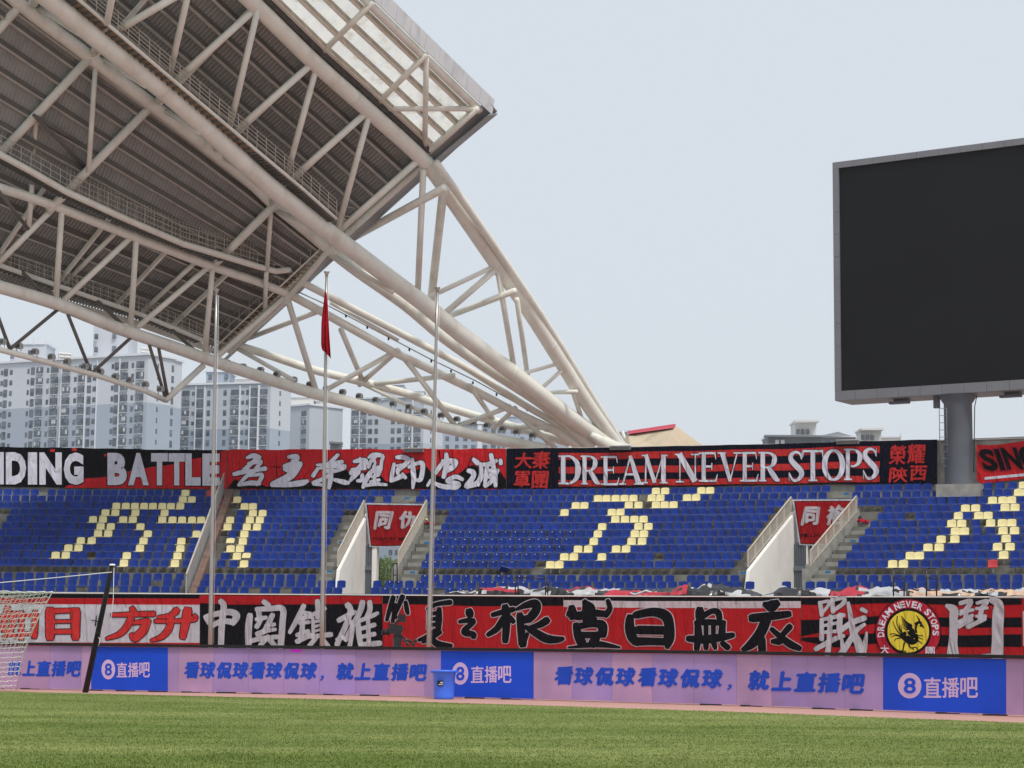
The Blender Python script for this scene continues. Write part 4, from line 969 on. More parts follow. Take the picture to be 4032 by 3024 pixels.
M['tarp_r'] = mat('tarp_red', (.46, .035, .06), .45, bump=.8, bscale=3, bdist=.06)
M['tarp_o'] = mat('tarp_cream', (.66, .46, .33), .45, bump=.8, bscale=3, bdist=.06)
heap(1712, 2985, 'long crumpled black, white and red cloth lying along the front wall', lambda x, q: M['tarp_r'] if q > .16 and x < 2700 and x > 1880 else (M['tarp_w'] if q < -.27 else M['tarp_b']), 1.3,
     lambda x: interp(x, [(1712, .05), (1760, .25), (1900, .40), (2300, .36), (2600, .34), (2730, .50), (2900, .42), (2985, .15)]))
heap(2995, 3262, 'short crumpled black and white cloth below the right gate', lambda x, q: M['tarp_w'] if q < -.17 else M['tarp_b'], 4.1,
     lambda x: interp(x, [(2995, .1), (3080, .42), (3200, .42), (3262, .3)]))
heap(3266, 4200, 'crumpled red, cream and black cloth heaped at the right end of the front row',
     lambda x, q: (M['tarp_r'] if x < 3400 else M['tarp_o']) if q > .02 else (M['tarp_w'] if q < -.22 else (M['tarp_b'] if q < -.06 or x > 3500 else M['tarp_r'])), 8.2,
     lambda x: interp(x, [(3266, .3), (3380, .40), (3500, .36), (3800, .34), (4000, .42), (4200, .4)]))

# dark gate frames standing on the front wall
def front_frame(pxs, ytop, ybot, label, inner):
    t = thing('front_gate_frame', cyl((pxs[0]+pxs[-1])/2, ybot, 130.2), label, 'railing')
    for px in pxs:
        tubepart('post', [cyl(px, ybot, 130.2), cyl(px, ytop, 130.2)], .035, M['blackmetal'], t, 6)
    for y in inner: tubepart('crossbar', [cyl(pxs[0], y, 130.2), cyl(pxs[-1], y, 130.2)], .03, M['blackmetal'], t, 6)
front_frame((2029, 2040, 2148, 2157), 2274, 2346, 'low wide black railing frame behind the front banners, at the long tarpaulin', (2275,))
front_frame((3518, 3560), 2237, 2352, 'tall narrow black ladder frame, left of two above the round emblem', (2238, 2276, 2325))
front_frame((3648, 3688), 2237, 2352, 'tall narrow black ladder frame, right of two above the round emblem', (2238, 2276, 2325))
front_frame((1440+108, 1564), 2217, 2300, 'thin black frame standing in the gate open to bushes', (2218, 2264))

# ------------------------------------------------------------------ LED boards
def zpt(px, py, z):
    d = ray(px, py); t = (z-EYE)/d.z; return (d.x*t, t)
LP = [zpt(x, y, .012) for x, y in ((-1900, 2680), (70, 2711), (700, 2724), (1400, 2736), (2100, 2754), (2900, 2777), (3480, 2798), (4032, 2819), (4900, 2855))]
LH0, LH1 = .018, 1.035
def led(px, py, off=0.0):
    d = ray(px, py)
    for k in range(len(LP)-1):
        (xa, ya), (xb, yb) = LP[k], LP[k+1]
        ex, ey = xb-xa, yb-ya; L = math.hypot(ex, ey); nx, ny = ey/L, -ex/L     # towards the pitch
        den = d.x*nx + ny
        if abs(den) < 1e-9: continue
        t = ((xa+nx*off)*nx + (ya+ny*off)*ny)/den
        p = Vector((d.x*t, t, EYE+d.z*t))
        u = ((p.x-xa)*ex + (p.y-ya)*ey)/(L*L)
        if (u >= -1e-3 or k == 0) and (u <= 1+1e-3 or k == len(LP)-2): return p
    return p
ledt = thing('led_advertising_board', (0, 44, 0), 'long lilac and blue LED advertising board with Chinese lettering along the pitch edge', 'advertising board')
cum = [0]
for p, q in zip(LP, LP[1:]): cum.append(cum[-1]+math.hypot(q[0]-p[0], q[1]-p[1]))
def lp_at(s):
    for k in range(len(LP)-1):
        if s <= cum[k+1] or k == len(LP)-2:
            u = (s-cum[k])/(cum[k+1]-cum[k]); return Vector((lerp(LP[k][0], LP[k+1][0], u), lerp(LP[k][1], LP[k+1][1], u), 0))
# cabinets between corner points so that each stays straight
ncab = 0
for k in range(len(LP)-1):
    L = cum[k+1]-cum[k]; n = max(1, round(L/.96))
    for j in range(n):
        s0, s1 = cum[k]+L*j/n, cum[k]+L*(j+1)/n
        a, c = lp_at(s0), lp_at(s1); e = (c-a).normalized(); nrm = Vector((e.y, -e.x, 0))
        a = a + e*.003; c = c - e*.003; zt = LH1 + random.uniform(-.004, .004); zb = LH0 + random.uniform(-.006, .01)
        mb = MB(); bk = nrm*(-.10)
        q = [a, c, c+bk, a+bk]
        mb.box8([Vector((v.x, v.y, zb)) for v in q]+[Vector((v.x, v.y, zt)) for v in q], M['lilac'] if random.random() < .6 else M['lilac_b'])
        mb.build('cabinet', ledt)
        mb = MB(); f0 = a.lerp(c, .35)-nrm*.08; mb.box((f0.x, f0.y-.03, .012), (.22, .06, .012), M['black']); 
        if random.random() < .7: mb.build('foot', ledt)
mb = MB()
for k in range(len(LP)-1):
    (xa, ya), (xb, yb) = LP[k], LP[k+1]; L = math.hypot(xb-xa, yb-ya); nx, ny = (yb-ya)/L*.07, -(xb-xa)/L*.07
    q = [Vector((xa+nx, ya+ny, 0)), Vector((xb+nx, yb+ny, 0)), Vector((xb-nx*1.9, yb-ny*1.9, 0)), Vector((xa-nx*1.9, ya-ny*1.9, 0))]
    mb.box8([Vector((v.x, v.y, LH1+.006)) for v in q]+[Vector((v.x, v.y, LH1+.072)) for v in q], M['black'])
mb.build('top_padding', ledt)
pr = Print(led)
def led_panel(x0, x1):
    def yb(x, z):
        lo_, hi_ = 2400, 3000
        for _ in range(30):
            mid = (lo_+hi_)/2
            if led(x, mid).z > z: lo_ = mid
            else: hi_ = mid
        return lo_
    xs = [lerp(x0, x1, i/12) for i in range(13)]
    pr.strip([(x, yb(x, LH1-.004)) for x in xs], [(x, yb(x, LH0+.012)) for x in xs], M['ledblue'], .003, dx=20)
for xa_, xb_ in ((359, 661), (1736, 2101), (3477, 3962)):
    pr = Print(led); led_panel(xa_, xb_); pr.mb.build('blue_screen_area', ledt)
pr = Print(led)
def led_line(items, org, sc, shear=.12):
    pr = Print(led)
    for ch, x0, y0, x1, y1 in items:
        X0, Y0, X1, Y1 = org[0]+x0/sc, org[1]+y0/sc, org[0]+x1/sc, org[1]+y1/sc
        pr.glyph(ch, X0, Y0, X1, Y1, M['ledtext'], .006, bold=.06, shear=shear)
    pr.mb.build('lettering', ledt)
led_line([('就', -110, 1105, 30, 1285), ('上', 245, 1105, 390, 1280)], (0, 2200), 2.765) if False else led_line([('就', 85, 1105, 235, 1280), ('上', 245, 1105, 390, 1278), ('直', 395, 1106, 555, 1282), ('播', 560, 1107, 722, 1284), ('吧', 727, 1112, 884, 1286)], (0, 2200), 2.765)
led_line([('看', 70, 1116, 237, 1306), ('球', 240, 1117, 412, 1307), ('侃', 420, 1119, 592, 1309), ('球', 597, 1119, 770, 1310), ('看', 780, 1120, 955, 1311), ('球', 960, 1122, 1140, 1312), ('侃', 1150, 1123, 1327, 1313), ('球', 1335, 1124, 1517, 1315), ('，', 1548, 1268, 1590, 1326),
          ('就', 1730, 1127, 1920, 1322), ('上', 1930, 1129, 2110, 1322)], (700, 2200), 2.765)
led_line([('直', 185, 1133, 375, 1326), ('播', 388, 1134, 580, 1332), ('吧', 588, 1146, 778, 1334)], (1400, 2200), 2.765)
led_line([('看', 230, 1166, 436, 1378), ('球', 444, 1172, 657, 1380), ('侃', 672, 1176, 882, 1386), ('球', 896, 1178, 1113, 1390), ('看', 1138, 1180, 1345, 1396), ('球', 1358, 1188, 1580, 1402), ('侃', 1597, 1194, 1818, 1410), ('球', 1834, 1196, 2062, 1414), ('，', 2110, 1366, 2158, 1430)], (2100, 2200), 2.765)
led_line([('就', 145, 1222, 415, 1484), ('上', 440, 1234, 697, 1490), ('直', 722, 1246, 1000, 1502), ('播', 1010, 1256, 1300, 1514), ('吧', 1312, 1272, 1596, 1528)], (2900, 2250), 3.16)
for cx, cy, rx, ry, chs, ty in ((426.5, 2636, 27, 39, ((459, 501), (504, 546), (548, 590)), (2608, 2667)), (1812, 2652, 32, 44, ((1854, 1905), (1908, 1959), (1961, 2014)), (2622, 2689)), (3582, 2700, 46, 50, ((3637, 3706), (3709, 3778), (3781, 3851)), (2667, 2748))):
    pr = Print(led); off = pr.lift(.006); vs = [led(cx, cy, off)]+[led(cx+rx*math.cos(a), cy+ry*math.sin(a), off) for a in [2*PI*i/40 for i in range(40)]]
    pr.mb.raw(vs, [(0, 1+i, 1+(i+1) % 40) for i in range(40)], M['ledpink'])
    pr.glyph('8', cx-rx*.52, cy-ry*.62, cx+rx*.52, cy+ry*.62, M['ledblue'], .012, bold=.02)
    for ch, (x0, x1) in zip('直播吧', chs): pr.glyph(ch, x0, ty[0], x1, ty[1], M['ledpink'], .006, bold=.022)
    pr.mb.build('logo', ledt)
pr = Print(led)
pr.strip([(1145, 2556), (1188, 2556)], [(1145, 2568), (1188, 2568)], M['magenta'], .004)
pr.mb.build('magenta_patch', ledt)

# ------------------------------------------------------------------ blue bin
def lathe(mb, c, prof, m, n=36):
    vs = []; 
    for r, z in prof: vs += [(c[0]+r*math.cos(2*PI*k/n), c[1]+r*math.sin(2*PI*k/n), c[2]+z) for k in range(n)]
    mb.raw(vs, [(j*n+k, j*n+(k+1) % n, (j+1)*n+(k+1) % n, (j+1)*n+k) for j in range(len(prof)-1) for k in range(n)], m)
DB = 42.6
bx = gpt(1748, 2752); bx = at(1748, 2749, bx.y); sB = bx.y/FPX
t = thing('plastic_bin', (bx.x, bx.y, 0), 'round bright blue plastic bin standing in front of the LED board', 'bin')
mb = MB(); hB = (2747-2636)*sB
lathe(mb, bx*1.0, [(.001, .02), (36*sB, .0), (38*sB, .015), (39.5*sB, hB*.12), (43*sB, hB*.80), (44.5*sB, hB*.81), (45*sB, hB*.93), (50*sB, hB*.94), (51.5*sB, hB*.965), (51.5*sB, hB*.99), (48*sB, hB), (44*sB, hB*.97), (38*sB, hB*.1), (.001, hB*.06)], M['bin'])
for v in range(len(mb.v)): mb.v[v] = (mb.v[v][0], mb.v[v][1], mb.v[v][2]-bx.z)
mb.build('tub', t, smooth=True)
for sgn in (-1, 1):
    mb = MB(); mb.box((bx.x+sgn*51*sB, bx.y, hB*.93), (5.5*sB, 12*sB, .018), M['bin']); mb.build('handle', t)
mb = MB(); mb.box((bx.x-14*sB, bx.y-43*sB, hB*.55), (12*sB, .012, 10*sB), M['black']); mb.build('label_sticker', t)
mb = MB(); mb.box((bx.x-8*sB, bx.y-43*sB-.014, hB*.575), (5*sB, .003, 2.5*sB), M['whitecap']); mb.box((bx.x-12*sB, bx.y-43*sB-.014, hB*.51), (8*sB, .003, 1.6*sB), M['whitecap']); mb.build('label_print', t)

# ------------------------------------------------------------------ flagpoles and flag
flagp = []
for (xb, xt, yt, lab) in ((828, 852, 1155, 'stainless flagpole without a flag, left one of the three'), (1268, 1286, 1085, 'tallest stainless flagpole with the limp red flag'), (1688, 1722, 1147, 'stainless flagpole without a flag, nearest the television camera')):
    D = 85.0; A_, B2 = at(xb, 2541, D), at(xt, yt, D)
    sl_ = (B2-A_)/(B2.z-A_.z); base = A_ - sl_*A_.z
    t = thing('flagpole', (base.x, base.y, 0), lab, 'flagpole')
    n = 8; tubepart('pole', [base.lerp(B2, i/n) for i in range(n+1)], [lerp(.098, .058, i/n) for i in range(n+1)], M['steel'], t, 14)
    mb = MB(); lathe(mb, B2, [(.001, -.04), (.065, -.04), (.07, .05), (.125, .15), (.13, .17), (.001, .17)], M['steel'], 16); mb.build('finial', t, smooth=True)
    mb = MB(); mb.box((base.x, base.y, .12), (.3, .3, .12), M['conc_light']); mb.build('base', t)
    tubepart('halyard', [base+Vector((.13, -.02, 1)), B2+Vector((.10, -.02, -.1))], .007, M['net'], t, 4)
    flagp.append((base, B2))
D = 85.0; s_ = D/FPX
fz = lambda y: 1.3 + (2511-y)*s_
mb = MB(); cols_ = 14; rowsn = 18; vs = []
LEFT = [(1153, 1278), (1270, 1266), (1360, 1265), (1400, 1275), (1440, 1283)]; RGT = [(1153, 1285), (1200, 1291), (1300, 1296), (1410, 1303)]
for j in range(rowsn+1):
    v = j/rowsn
    for i in range(cols_+1):
        u = i/cols_; yb_ = lerp(1378, 1412, u); y = lerp(1150, yb_, v)
        xl, xr = interp(y, LEFT), interp(y, RGT)
        x = lerp(xl, xr, u)
        p = at(x, y, D - .16 + .11*math.sin(u*15+v*2.0)*(.3+v) - .12*math.sin(u*PI))
        vs.append(p)
k = cols_+1
mb.raw(vs, [(j*k+i, j*k+i+1, (j+1)*k+i+1, (j+1)*k+i) for j in range(rowsn) for i in range(cols_)], M['flag'])
o = mb.build('flag', origin=at(1284, 1280, D), smooth=True); tag(o, 'limp dark red flag hanging on the tallest flagpole', 'flag')
sm = o.modifiers.new('thickness', 'SOLIDIFY'); sm.thickness = .01

# ------------------------------------------------------------------ television camera behind the board
D = 60.0; s_ = D/FPX
def cp(x, y, dd=0): return at(1400+x/2.765, 2200+y/2.765, D+dd)
base = cp(450, 950); t = thing('television_camera', (base.x, base.y, 0), 'black broadcast television camera on a pedestal behind the advertising board', 'camera')
def bxp(name, x0, y0, x1, y1, dep, rot=0):
    c = cp((x0+x1)/2, (y0+y1)/2); mb = MB(); mb.box((0, 0, 0), ((x1-x0)/2/2.765*s_, dep/2, (y1-y0)/2/2.765*s_), M['blackmetal'])
    bm_ = [Vector(v) for v in mb.v]; r_ = Matrix.Rotation(rot, 3, 'Y'); mb.v = [tuple(r_ @ v + c) for v in bm_]; return mb.build(name, t)
bxp('camera_body', 362, 715, 505, 820, .34, .12); bxp('top_handle', 385, 690, 470, 705, .06, .05); bxp('viewfinder', 462, 612, 545, 690, .12, -.08)
bxp('battery', 470, 735, 515, 800, .2, .1); bxp('monitor_light', 478, 596, 502, 612, .05)
tubepart('lens', [cp(372, 790), cp(325, 800), cp(290, 803)], [.10, .085, .095], M['black'], t, 14)
bxp('matte_box', 280, 780, 300, 830, .2)
tubepart('monitor_arm', [cp(430, 720), cp(455, 680), cp(500, 670)], .02, M['blackmetal'], t, 6)
mb = MB(); c = cp(455, 870); lathe(mb, Vector((c.x, c.y, 0)), [(.16, 0), (.15, .9), (.12, cp(0, 950).z), (.13, cp(0, 860).z), (.11, cp(0, 830).z), (.001, cp(0, 829).z)], M['blackmetal'], 16); mb.build('pedestal_column', t, smooth=True)
bxp('pan_head', 415, 820, 495, 850, .26, .1)
tubepart('pan_bar', [cp(490, 835), cp(560, 880), cp(650, 930)], .025, M['blackmetal'], t, 8)
tubepart('pan_bar', [cp(480, 850, -.2), cp(540, 905, -.3), cp(600, 945, -.4)], .025, M['blackmetal'], t, 8)
for x, y in ((545, 890), (600, 900), (650, 890), (625, 930), (560, 925)):
    tubepart('control_grip', [cp(x, y-16), cp(x+6, y+20)], .045, M['blackmetal'], t, 8)
for k in range(3):
    a = 2*PI*k/3+.4; tubepart('leg', [(c.x+.1*math.cos(a), c.y+.1*math.sin(a), .5), (c.x+.75*math.cos(a), c.y+.75*math.sin(a), .06)], .04, M['blackmetal'], t, 8)

# ------------------------------------------------------------------ goal net and its support post
AX = Vector((math.sin(math.radians(30)), math.cos(math.radians(30)), 0)); OX = Vector((-AX.y, AX.x, 0))
P1 = at(207, 2330, 45.2); P2 = gpt(62, 2716); 
post_base = P2 - AX*2.4 - OX*.1; post_top = post_base + Vector((0, 0, 2.44))
goal = thing('football_goal', post_base, 'white football goal net reaching in from the left edge', 'goal')
far_off = OX*7.32
pf_b, pf_t = post_base+far_off, post_top+far_off
tubepart('post', [post_base, post_top], .06, M['net'], goal); tubepart('post', [pf_b, pf_t], .06, M['net'], goal)
tubepart('crossbar', [post_top, pf_t], .06, M['net'], goal)
Q1, Q2 = P1+far_off*1.04, P2+far_off*1.04
def bil(a, b, c, d, u, v): return a.lerp(b, u).lerp(d.lerp(c, u), v)
def panel(a, b, c, d, nu, nv, sagz, name, bow=None):
    mb = MB(); bow = bow or Vector((0, 0, 0))
    def pt(u, v):
        p = bil(a, b, c, d, u, v); s = math.sin(PI*u)*.5+math.sin(PI*v)*.5
        return p - Vector((0, 0, sagz*math.sin(PI*u)*(1-.5*v))) + bow*(math.sin(PI*v)*.6+.4*math.sin(PI*u)*math.sin(PI*v))
    for i in range(nu+1):
        mb.tube([pt(i/nu, (j+.5*(0))/nv)+Vector((0, 0, .012*(-1)**(i+j))) for j in range(nv+1)], .0065, M['net'], 3, False)
    for j in range(nv+1):
        mb.tube([pt(i/nu, j/nv)+Vector((0, 0, .012*(-1)**(i+j))) for i in range(nu+1)], .0065, M['net'], 3, False)
    return mb.build(name, goal, kind='stuff')
bow = (OX*.30 - AX*.0)
panel(post_top, P1, P2, post_base, 20, 20, .10, 'side_net', OX*.12-AX*.25)
panel(P1, Q1, Q2, P2, 62, 20, .16, 'back_net', -AX*.30)
panel(post_top, pf_t, Q1, P1, 62, 18, .10, 'roof_net', Vector((0, 0, -.12)))
tubepart('edge_cord', [P1.lerp(P2, i/8)-AX*.3*math.sin(PI*i/8)*.6 for i in range(9)], .013, M['net'], goal, 5)
tubepart('edge_cord', [P1.lerp(Q1, i/12)-Vector((0, 0, .10*math.sin(PI*i/12)+.06*math.sin(PI*min(1, i/3)))) for i in range(13)], .013, M['net'], goal, 5)
pb = gpt(336, 2726); ptop = at(442, 2226, 45.4)
sp = thing('net_support_post', pb, 'leaning black net support post with a white cord, right of the goal net', 'post')
tubepart('pole', [pb, pb.lerp(ptop, .5), ptop], [.070, .062, .054], M['black'], sp, 12)
mb = MB(); lathe(mb, ptop, [(.062, -.01), (.07, 0), (.06, .03), (.001, .035)], M['net'], 12); mb.build('cap', sp, smooth=True)
tubepart('cleat', [at(379, 2489, 45.5), at(384, 2493, 45.5)], .03, M['black'], sp, 6)
tubepart('cord', [ptop+Vector((0, 0, -.15)), at(215, 2275, 45.6), at(0, 2294, 46), at(-300, 2318, 46)], .009, M['net'], sp, 5)
tubepart('loose_cord', [ptop+Vector((.05, -.05, -.05)), at(446, 2360, 45.2), at(438, 2430, 45.2), at(431, 2461, 45.2)], .006, M['net'], sp, 4)
tubepart('loose_cord', [at(388, 2510, 45.2), at(394, 2518, 45.2), at(392, 2532, 45.2), at(386, 2545, 45.2)], .006, M['net'], sp, 4)

# ------------------------------------------------------------------ canopy roof of the side stand
RA = math.radians(38)
AV = Vector((math.sin(RA), math.cos(RA), 0)); OV = Vector((-AV.y, AV.x, 0))
T0 = at(1935, 405, 104.0); T0p = Vector((T0.x, T0.y, 0))
SA, VA = 19.0, 5.5
def end_v(px, py):
    d = ray(px, py); t = T0p.dot(AV)/(d.x*AV.x + d.y*AV.y); p = Vector((d.x*t, d.y*t, 0)); return (p-T0p).dot(OV)
def hit(px, py, P0, dr):
    d = ray(px, py); n = Vector((dr.y, -dr.x, 0)); t = P0.dot(n)/(d.x*n.x + d.y*n.y); return Vector((d.x*t, t, EYE+d.z*t))
def rp(px, py, v, v2=None):
    """pixel onto the upright plane of a truss chord; beyond the roof end the chords run together"""
    P0 = T0p + OV*v; p = hit(px, py, P0, AV)
    if (p-T0p).dot(AV) > 0:
        P1 = T0p + AV*SA + OV*VA; p = hit(px, py, P0, (P1-P0).normalized())
    return p
V0 = end_v(1889, 435); V1 = end_v(1675, 640); V2P = end_v(1290, 1010); V4 = end_v(1135, 1160); V5 = end_v(905, 1380); VOUT = end_v(862, 1416)
V2 = (V1+V2P)/2; V3 = (V4+V5)/2
def sz(p): return ((Vector((p.x, p.y, 0))-T0p).dot(AV), p.z)
def prof(pts, v): 
    q = sorted(sz(rp(x, y, v)) for x, y in pts); return q
K = {
 'K0': (V0, [(1430, -8), (1660, 215), (1889, 435)]),
 'K1': (V1, [(870, -100), (1008, 22), (1229, 238), (1448, 432), (1675, 640), (1800, 815), (1943, 1023), (2085, 1229), (2195, 1403), (2315, 1595), (2424, 1751), (2470, 1830)]),
 'K1B': (V1-.9, [(1715, 640), (1830, 800), (1975, 1010), (2120, 1225), (2228, 1395), (2348, 1590), (2450, 1751), (2490, 1830)]),
 'K2': (V2, [(60, -110), (200, 2), (412, 176), (640, 353), (870, 557), (1069, 738), (1311, 926), (1527, 1089), (1664, 1192), (1815, 1316), (2013, 1463), (2228, 1630), (2400, 1756), (2460, 1810)]),
 'K2P': (V2P, [(-60, -105), (105, 37), (293, 179), (527, 357), (779, 550), (985, 715), (1064, 790), (1183, 887), (1293, 979), (1412, 1071), (1595, 1200), (1750, 1330), (1920, 1449), (2104, 1568), (2218, 1655), (2330, 1760)]),
 'K4': (V4, [(-160, 690), (0, 740), (124, 779), (224, 814), (520, 930), (836, 1050), (1010, 1107), (1137, 1158), (1275, 1232), (1550, 1387), (1687, 1451), (1870, 1538), (2012, 1614), (2195, 1701), (2300, 1775)]),
 'K4B': (V4-.75, [(1165, 1105), (1197, 1116), (1504, 1275), (1687, 1370), (1847, 1455), (2058, 1590), (2214, 1683), (2320, 1770)]),
 'K3': (V3, [(-200, 1070), (0, 1130), (229, 1199), (458, 1290), (687, 1368), (847, 1425), (1030, 1484), (1220, 1544), (1395, 1589), (1585, 1646), (1775, 1690), (1933, 1726), (2035, 1746), (2150, 1770)]),
 'K5': (V5, [(919, 1358), (1030, 1389), (1220, 1452), (1346, 1484), (1585, 1545), (1775, 1608), (1933, 1655), (2058, 1690), (2241, 1745)]),
}
RADII = {'K0': .22, 'K1': .42, 'K1B': .22, 'K2': .47, 'K2P': .34, 'K4': .24, 'K4B': .21, 'K3': .335, 'K5': .24}
roof = thing('canopy_roof', (T0.x-18, T0.y-5, 14), 'cream tubular steel canopy roof of the side stand with corrugated deck and glazed edge', 'roof canopy')
def spl(P):
    Q = []
    for i in range(len(P)-1):
        p0, p1, p2, p3 = P[max(0, i-1)], P[i], P[i+1], P[min(len(P)-1, i+2)]
        for t in (0, .25, .5, .75): Q.append(.5*((2*p1)+(p2-p0)*t+(2*p0-5*p1+4*p2-p3)*t*t+(3*p1-p0-3*p2+p3)*t**3))
    return Q+[P[-1]]
CH = {}
for k, (v, pts) in K.items():
    P = [rp(x, y, v) for x, y in pts]; CH[k] = spl(P) if k != 'K4' else P
    tubepart('main_chord' if k in ('K1', 'K2', 'K2P', 'K3') else 'chord', CH[k], RADII[k], M['cream'], roof, 18)
# welded joint collars on the big tubes
def collar(k, px, r):
    i = min(range(len(CH[k])-1), key=lambda j: abs(2016+FPX*((CH[k][j]-Vector((0, 0, EYE))).dot(_R)/(CH[k][j]-Vector((0, 0, EYE))).dot(_F))-px))
    a = CH[k][i]; d = (CH[k][i+1]-a).normalized(); tubepart('joint_collar', [a-d*.04, a+d*.04], r, M['cream'], roof, 18)
for k, px, r in (('K2', 638, .485), ('K2', 1225, .485), ('K2', 1690, .485), ('K2', 2004, .485), ('K1', 1420, .435), ('K1', 1670, .45), ('K1', 2180, .43), ('K3', 896, .35), ('K3', 1240, .35), ('K3', 1740, .35), ('K3', 1925, .35)): collar(k, px, r)
def br(x0, y0, v0, x1, y1, v1, r, nm='brace', m='cream'):
    a, c = rp(x0, y0, v0), rp(x1, y1, v1); d = (c-a).normalized()*(.32 if nm != 'hanger' else .30)
    tubepart(nm, [a-d*(1 if nm != 'hanger' else 2.0), c+d*(1 if nm != 'hanger' else .4)], r*.92, M[m], roof, 12)
# inner truss: web between top inner chord and big lower chord
for q in ((1008, 32, 670, 337), (1229, 250, 905, 538), (1444, 442, 1130, 722), (1648, 630, 1338, 905), (737, -40, 424, 142)): br(q[0], q[1], V1, q[2], q[3], V2, .20)
for q in ((770, -150, 662, 320), (1010, 60, 898, 530), (1247, 262, 1122, 716), (1453, 455, 1330, 900), (450, -60, 413, 138)): br(q[0], q[1], V1, q[2], q[3], V2, .175, 'strut')
# beams under the deck from outer top chord to lower truss chord
for q in ((343, 238, 0, 605), (614, 398, 206, 814), (1064, 823, 836, 1050), (80, 20, -200, 330)): br(q[0], q[1], V2P, q[2], q[3], V4, .24)
for q in ((376, 250, V2P, 350, 655, V4-1.6), (142, 467, V4-1.0, 131, 600, V4), (124, 750, V4, 115, 878, V4+.8), (1068, 810, V2P, 1052, 1045, V4-1.2), (1048, 1085, V4-.8, 1044, 1195, V4+.5)): br(q[0], q[1], q[2], q[3], q[4], q[5], .14, 'strut')
# gussets between big tube and its twin
for a, c in (((365, 215), (395, 140)), ((618, 403), (655, 345)), ((847, 590), (885, 540)), ((1069, 800), (1110, 730)), ((130, 20), (160, -20))):
    br(a[0], a[1], V2P, c[0], c[1], V2, .20, 'gusset')
for a, c in (((395, 225), (560, 330)), ((640, 430), (775, 515)), ((870, 610), (1010, 710)), ((1090, 830), (1225, 890)), ((140, 25), (300, 125)), ((1300, 1000), (1530, 1140))):
    br(a[0], a[1], V2P, c[0], c[1], V2+.3, .15, 'gusset')
# lower truss
for q in ((243, 828, 220, 1180), (536, 942, 515, 1290), (836, 1061, 806, 1396), (-40, 710, -62, 1090)): br(q[0], q[1], V4, q[2], q[3], V3, .165, 'strut')
for q in ((517, 933, 243, 1190), (820, 1052, 540, 1290), (1130, 1160, 845, 1415), (215, 815, -30, 1060)): br(q[0], q[1], V4, q[2], q[3], V3, .165)
for q in ((768, 1034, 575, 1213), (462, 910, 268, 1100)): br(q[0], q[1], V4+.3, q[2], q[3], V5-.6, .14)
for q in ((481, 1277, 334, 1139), (779, 1391, 632, 1258), (174, 1158, 41, 1025), (1000, 1180, 843, 1055)): br(q[0], q[1], V3, q[2], q[3], V5-.4, .11, 'strut', 'steel_dark')
for q in ((147, 467, 339, 660), (160, 470, 395, 612), (0, 759, 100, 887)): br(q[0], q[1], V4-1.6, q[2], q[3], V4-.6, .10, 'strut', 'steel_dark')
# arch legs beyond the roof end
for q in ((1666, 690, V1, 1645, 1150, V2, .19), (1744, 764, V1, 1697, 1190, V2P, .26), (1385, 938, V2P, 1735, 748, V1-.9, .24), (1678, 1175, V2, 1948, 1048, V1, .15),
          (1751, 1235, V2, 1953, 1060, V1, .20), (1765, 1245, V2P, 2012, 1151, V1-.9, .20), (1962, 1078, V1, 2024, 1450, V2, .18), (2037, 1192, V1-.9, 2080, 1500, V2P, .16),
          (2063, 1470, V2, 2200, 1431, V1, .12), (2131, 1530, V2, 2211, 1458, V1, .13), (2154, 1545, V2P, 2255, 1543, V1-.9, .14), (2241, 1499, V1, 2294, 1660, V2, .15),
          (1133, 1180, V4, 1243, 1535, V3, .19), (1348, 1310, V4-.75, 1428, 1500, V5, .17), (995, 1325, V5, 1260, 1223, V4, .17), (1275, 1540, V3, 1550, 1387, V4, .16),
          (1426, 1505, V5, 1556, 1389, V4, .17), (1458, 1513, V5, 1770, 1480, V4-.75, .16), (1582, 1400, V4, 1690, 1535, V5, .17), (1616, 1440, V4, 1780, 1660, V3, .17),
          (1858, 1530, V4-.75, 1945, 1655, V5, .16), (1825, 1668, V3, 1992, 1607, V4, .16), (1957, 1675, V5, 2018, 1617, V4, .16), (1990, 1680, V5, 2145, 1684, V4-.75, .14),
          (2045, 1636, V4, 2165, 1745, V3, .17), (925, 1367, V5, 1144, 1490, V3, .14), (1458, 1526, V5, 1700, 1640, V3, .13), (1197, 1120, V4-.75, 1310, 1180, V4, .13), (1320, 1202, V4, 1550, 1330, V4-.75, .12)):
    br(q[0], q[1], q[2], q[3], q[4], q[5], q[6], 'arch_brace')
# curved shells at the abutment
tubepart('arch_foot', [rp(2330, 1715, V1), rp(2470, 1800, V1)], [.2, .8], M['cream'], roof, 16)
# light-carrying bottom chord on the left
V6 = V3
K6 = [(-120, 1345), (0, 1377), (190, 1427), (380, 1478), (570, 1538), (652, 1576)]
P6 = [rp(x, y, V6) for x, y in K6]
tubepart('lighting_chord', P6, .15, M['cream'], roof, 12); tubepart('lighting_chord', [rp(652, 1576, V6), rp(800, 1440, V6)], .17, M['cream'], roof, 12)
for q in ((-10, 1240, 37, 1370), (196, 1245, 41, 1373), (272, 1250, 358, 1467), (506, 1338, 364, 1467), (590, 1365, 649, 1560), (626, 1378, 660, 1560)): br(q[0], q[1], V3, q[2], q[3], V6, .10, 'hanger', 'steel_dark')  # shade on the hangers is put into their dark colour
# cable run on the arch
tubepart('cable_tube', [rp(x, y-22, V4) for x, y in ((1145, 1158), (1275, 1217), (1550, 1360), (1687, 1432), (1870, 1520), (2012, 1598), (2195, 1685), (2230, 1740))], .035, M['steel'], roof, 6)
for x, y in ((1362, 1240), (1446, 1285), (1530, 1330), (1612, 1373), (1698, 1418), (1776, 1458), (1862, 1503), (1955, 1550), (2076, 1610), (2178, 1662)):
    p = rp(x, y+4, V4); mb = MB(); mb.box(p, (.05, .05, .08), M['black']); mb.build('cable_clamp', roof)

